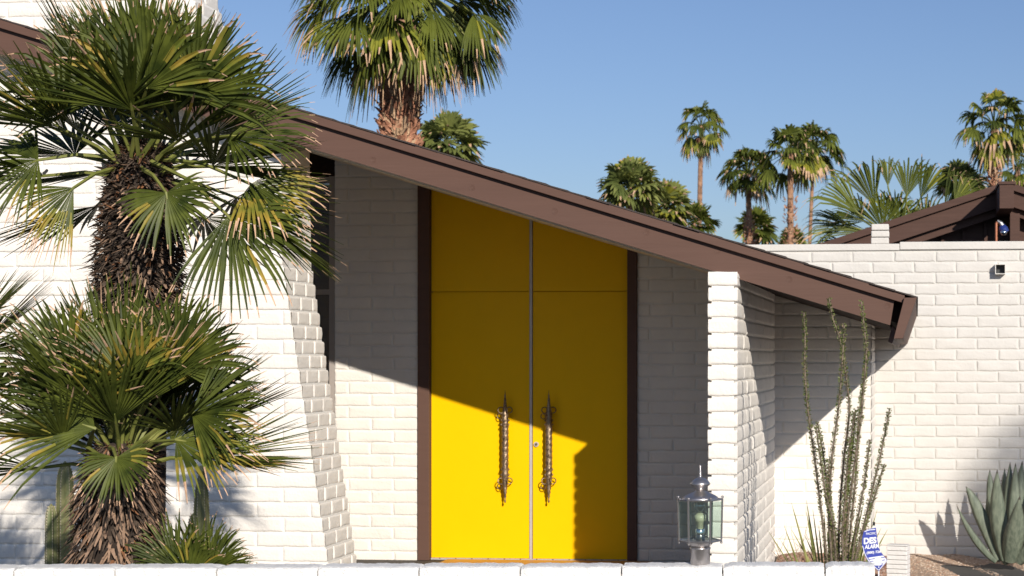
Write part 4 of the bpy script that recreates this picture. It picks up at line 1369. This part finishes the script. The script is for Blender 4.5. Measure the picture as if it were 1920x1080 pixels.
# big spreading young palm behind the courtyard wall
YQ = 30.0
bp = thing('fan_palm', 'broad low palm with huge open fans spreading behind the courtyard wall', 'palm tree', Vector((P(1690, 480, YQ).x, YQ, -.2)), 'palms beyond the house')
rq = random.Random(31)
mb = MB()
C5 = P(1690, 470, YQ)
fans = [  # hub, axis, radius px, span, normal
    ((1700, 370), (.12, -1, .1), 100, 65, (0, .2, 1)), ((1726, 372), (.38, -1, .2), 105, 55, (.2, .2, 1)), ((1640, 385), (-.35, -1, .2), 125, 60, (-.3, .2, 1)), ((1610, 400), (-.75, -.75, .1), 120, 60, (0, .7, 1)),
    ((1598, 428), (-1, -.28, .1), 105, 75, (0, .9, 1)), ((1640, 440), (-.9, .05, .2), 110, 80, (0, .8, 1)), ((1770, 392), (.65, -.8, .2), 105, 70, (0, .3, 1)), ((1735, 430), (.6, -.7, .5), 95, 110, (0, .3, 1)),
    ((1655, 430), (-.1, -1, .4), 105, 110, (0, .3, 1)), ((1610, 440), (-.3, .8, .3), 60, 120, (0, .5, 1)), ((1665, 350), (-.02, -1, -.2), 85, 45, (0, .2, 1)), ((1765, 430), (.9, -.3, .2), 90, 80, (0, .6, 1)),
    ((1680, 420), (.2, -.9, -.4), 100, 120, (.2, .3, 1)), ((1620, 415), (-.6, -.3, -.3), 95, 100, (0, .5, 1)), ((1590, 460), (-.9, .2, .1), 80, 100, (0, .5, 1)), ((1790, 380), (.45, -.9, -.2), 90, 60, (0, .3, 1)), ((1700, 440), (0, -.6, 1), 80, 160, (0, .6, .6))]
for (h, a, rp, spn, nr) in fans:
    H = P(h[0], h[1], YQ + rq.uniform(-.4, .4))
    fan(mb, C5, H, V3(*a), V3(nr[0], -nr[1], nr[2]), rp * 1.02 / FPX * YQ, spn, max(14, int(spn / 4)), .10, split=.55, yel=.05, rnd=rq, sect=(0, .25, .5, .72, .88, 1.0), ptr=.02, tipdroop=.6, wmul=1.0)
crown_mesh('crown', 14, .35, .6, 20, .2, 0, 70, 62, C=C5, td=.5, ptr=.015, mb=mb)
mb.build('crown', [M['fleaf'], M['fleaf_y'], M['ftip'], M['petiole']], bp)
far_trunk(bp, C5, .22, .2, (.3, .9, 1.1), 9)

# ------------------------------------------------------------------ neighbouring gable
YN = 22.5
nh = thing('neighbour_house', 'dark brown timber gable end of the neighbouring house above the courtyard wall', 'house', Vector((P(1880, 700, YN).x, YN, -.2)))
def NP(x, y, Y=YN): v = P(x, y, Y); return (v.x, v.z)
def nline(y0, x): return y0 + (1871 - x) * .333
rx, ry = 1888, 340
b = MB()
b.prism_y([NP(1540, 620), NP(2240, 620), NP(2240, ry + (2240 - rx) * .333 + 12), NP(rx, ry + 14), NP(1540, ry + (rx - 1540) * .333 + 12)], YN + .35, YN + 6)
wl = b.build('wall', M['nbrown'], nh)
def rake(off0, off1, y0, y1, name, m='nbrown', xl=1500):
    b = MB()
    b.prism_y([NP(xl, ry + (rx - xl) * .333 + off1, y0), NP(rx, ry + off1, y0), NP(rx, ry + off0, y0), NP(xl, ry + (rx - xl) * .333 + off0, y0)], y0, y1)
    b.prism_y([NP(rx, ry + off1, y0), NP(2240, ry + (2240 - rx) * .333 + off1, y0), NP(2240, ry + (2240 - rx) * .333 + off0, y0), NP(rx, ry + off0, y0)], y0, y1)
    return b.build(name, M[m], nh)
rake(0, 13, YN - .06, YN + 6.4, 'roof_edge')
rake(13.5, 44, YN, YN + .06, 'rake_board')
rake(45, 60, YN + .10, YN + .16, 'rake_board')
b = MB()
for i in range(9):
    x = 1560 + i * 41
    yt = ry + abs(rx - x) * .333 + 60
    A_, B_ = NP(x, 620), NP(x + 5, yt)
    b.box((A_[0], YN + .30, A_[1]), (B_[0], YN + .349, B_[1]))
b.build('batten', M['nbrown'], nh)
b = MB()
A_, B_ = NP(1874, 391, YN - 1.0), NP(1901, 343, YN - 1.0)
b.box((A_[0], YN - 1.0, A_[1]), (B_[0], YN + .3, B_[1]))
b.build('ridge_beam', M['nbrown'], nh, bevel=.006)
b = MB()
A_, B_ = NP(1871.5, 346, YN - 1.02), NP(1903.5, 341.5, YN - 1.02)
b.box((A_[0], YN - 1.02, A_[1] + .004), (B_[0], YN + .3, B_[1] + .012))
b.build('beam_cap', M['nbrown'], nh)
b = MB()
A_, B_ = NP(1894, 620, YN - .2), NP(1912, 400, YN - .2)
b.box((A_[0], YN - .2, A_[1]), (B_[0], YN + .34, B_[1]))
b.build('post', M['nbrown'], nh)
YS = YN - 1.2
fl = thing('floodlight', 'small copper and blue spot lamp fixed under the neighbouring ridge beam', 'lamp', Vector(P(1869, 450, YS)))
b = MB(); b.tube([P(1868, 470, YS), P(1868, 418, YS)], .018, 10); b.tube([P(1868, 418, YS), P(1874, 416, YS)], .016, 8)
b.build('stem', M['copper'], fl)
b = MB(); b.tube([P(1870, 414, YS), P(1876, 418, YS), P(1880, 424, YS)], [.018, .028, .036], 14); b.build('neck', M['pewter'], fl)
b = MB(); b.tube([P(1878, 423, YS), P(1881, 429, YS), P(1884, 436, YS)], [.04, .062, .06], 18); b.build('body', M['blue_body'], fl)
b = MB(); c = P(1882, 436, YS - .07)
b.lathe((c.x, c.y, c.z - .04), [(.001, 0), (.03, .008), (.045, .03), (.045, .05), (.03, .07), (.001, .08)], 16)
b.build('reflector', M['chrome'], fl, smooth=True)

# ------------------------------------------------------------------ street tree behind the viewer, whose shade falls on the courtyard wall
tc_ = P(2120, 880, YR) + SUN * 32
tr = thing('shade_tree', 'broad leafy street tree standing out of view across the road', 'tree', Vector((tc_.x, tc_.y, -.2)))
mb = MB(); rt = random.Random(2)
for i in range(2700):
    v = Vector((rt.gauss(0, 1), rt.gauss(0, 1), rt.gauss(0, 1))).normalized() * rt.random() ** .62
    c = tc_ + Vector((v.x * 1.5, v.y * 1.2, v.z * .62))
    a = Vector((rt.uniform(-1, 1), rt.uniform(-1, 1), rt.uniform(-1, 1))).normalized(); b2 = a.orthogonal().normalized()
    s_ = rt.uniform(.04, .09)
    mb.add([c - a * s_, c + b2 * s_ * .5, c + a * s_, c - b2 * s_ * .5], [(0, 1, 2, 3)], 0)
mb.build('crown', M['canopy'], tr)
mb = MB(); mb.tube([Vector((tc_.x, tc_.y, -.2)), Vector((tc_.x + .2, tc_.y, tc_.z * .5)), tc_], [.16, .12, .05], 10)
mb.build('trunk', M['ftrunk'], tr)

for o in bpy.data.objects:
    if '_o' in o: del o['_o']
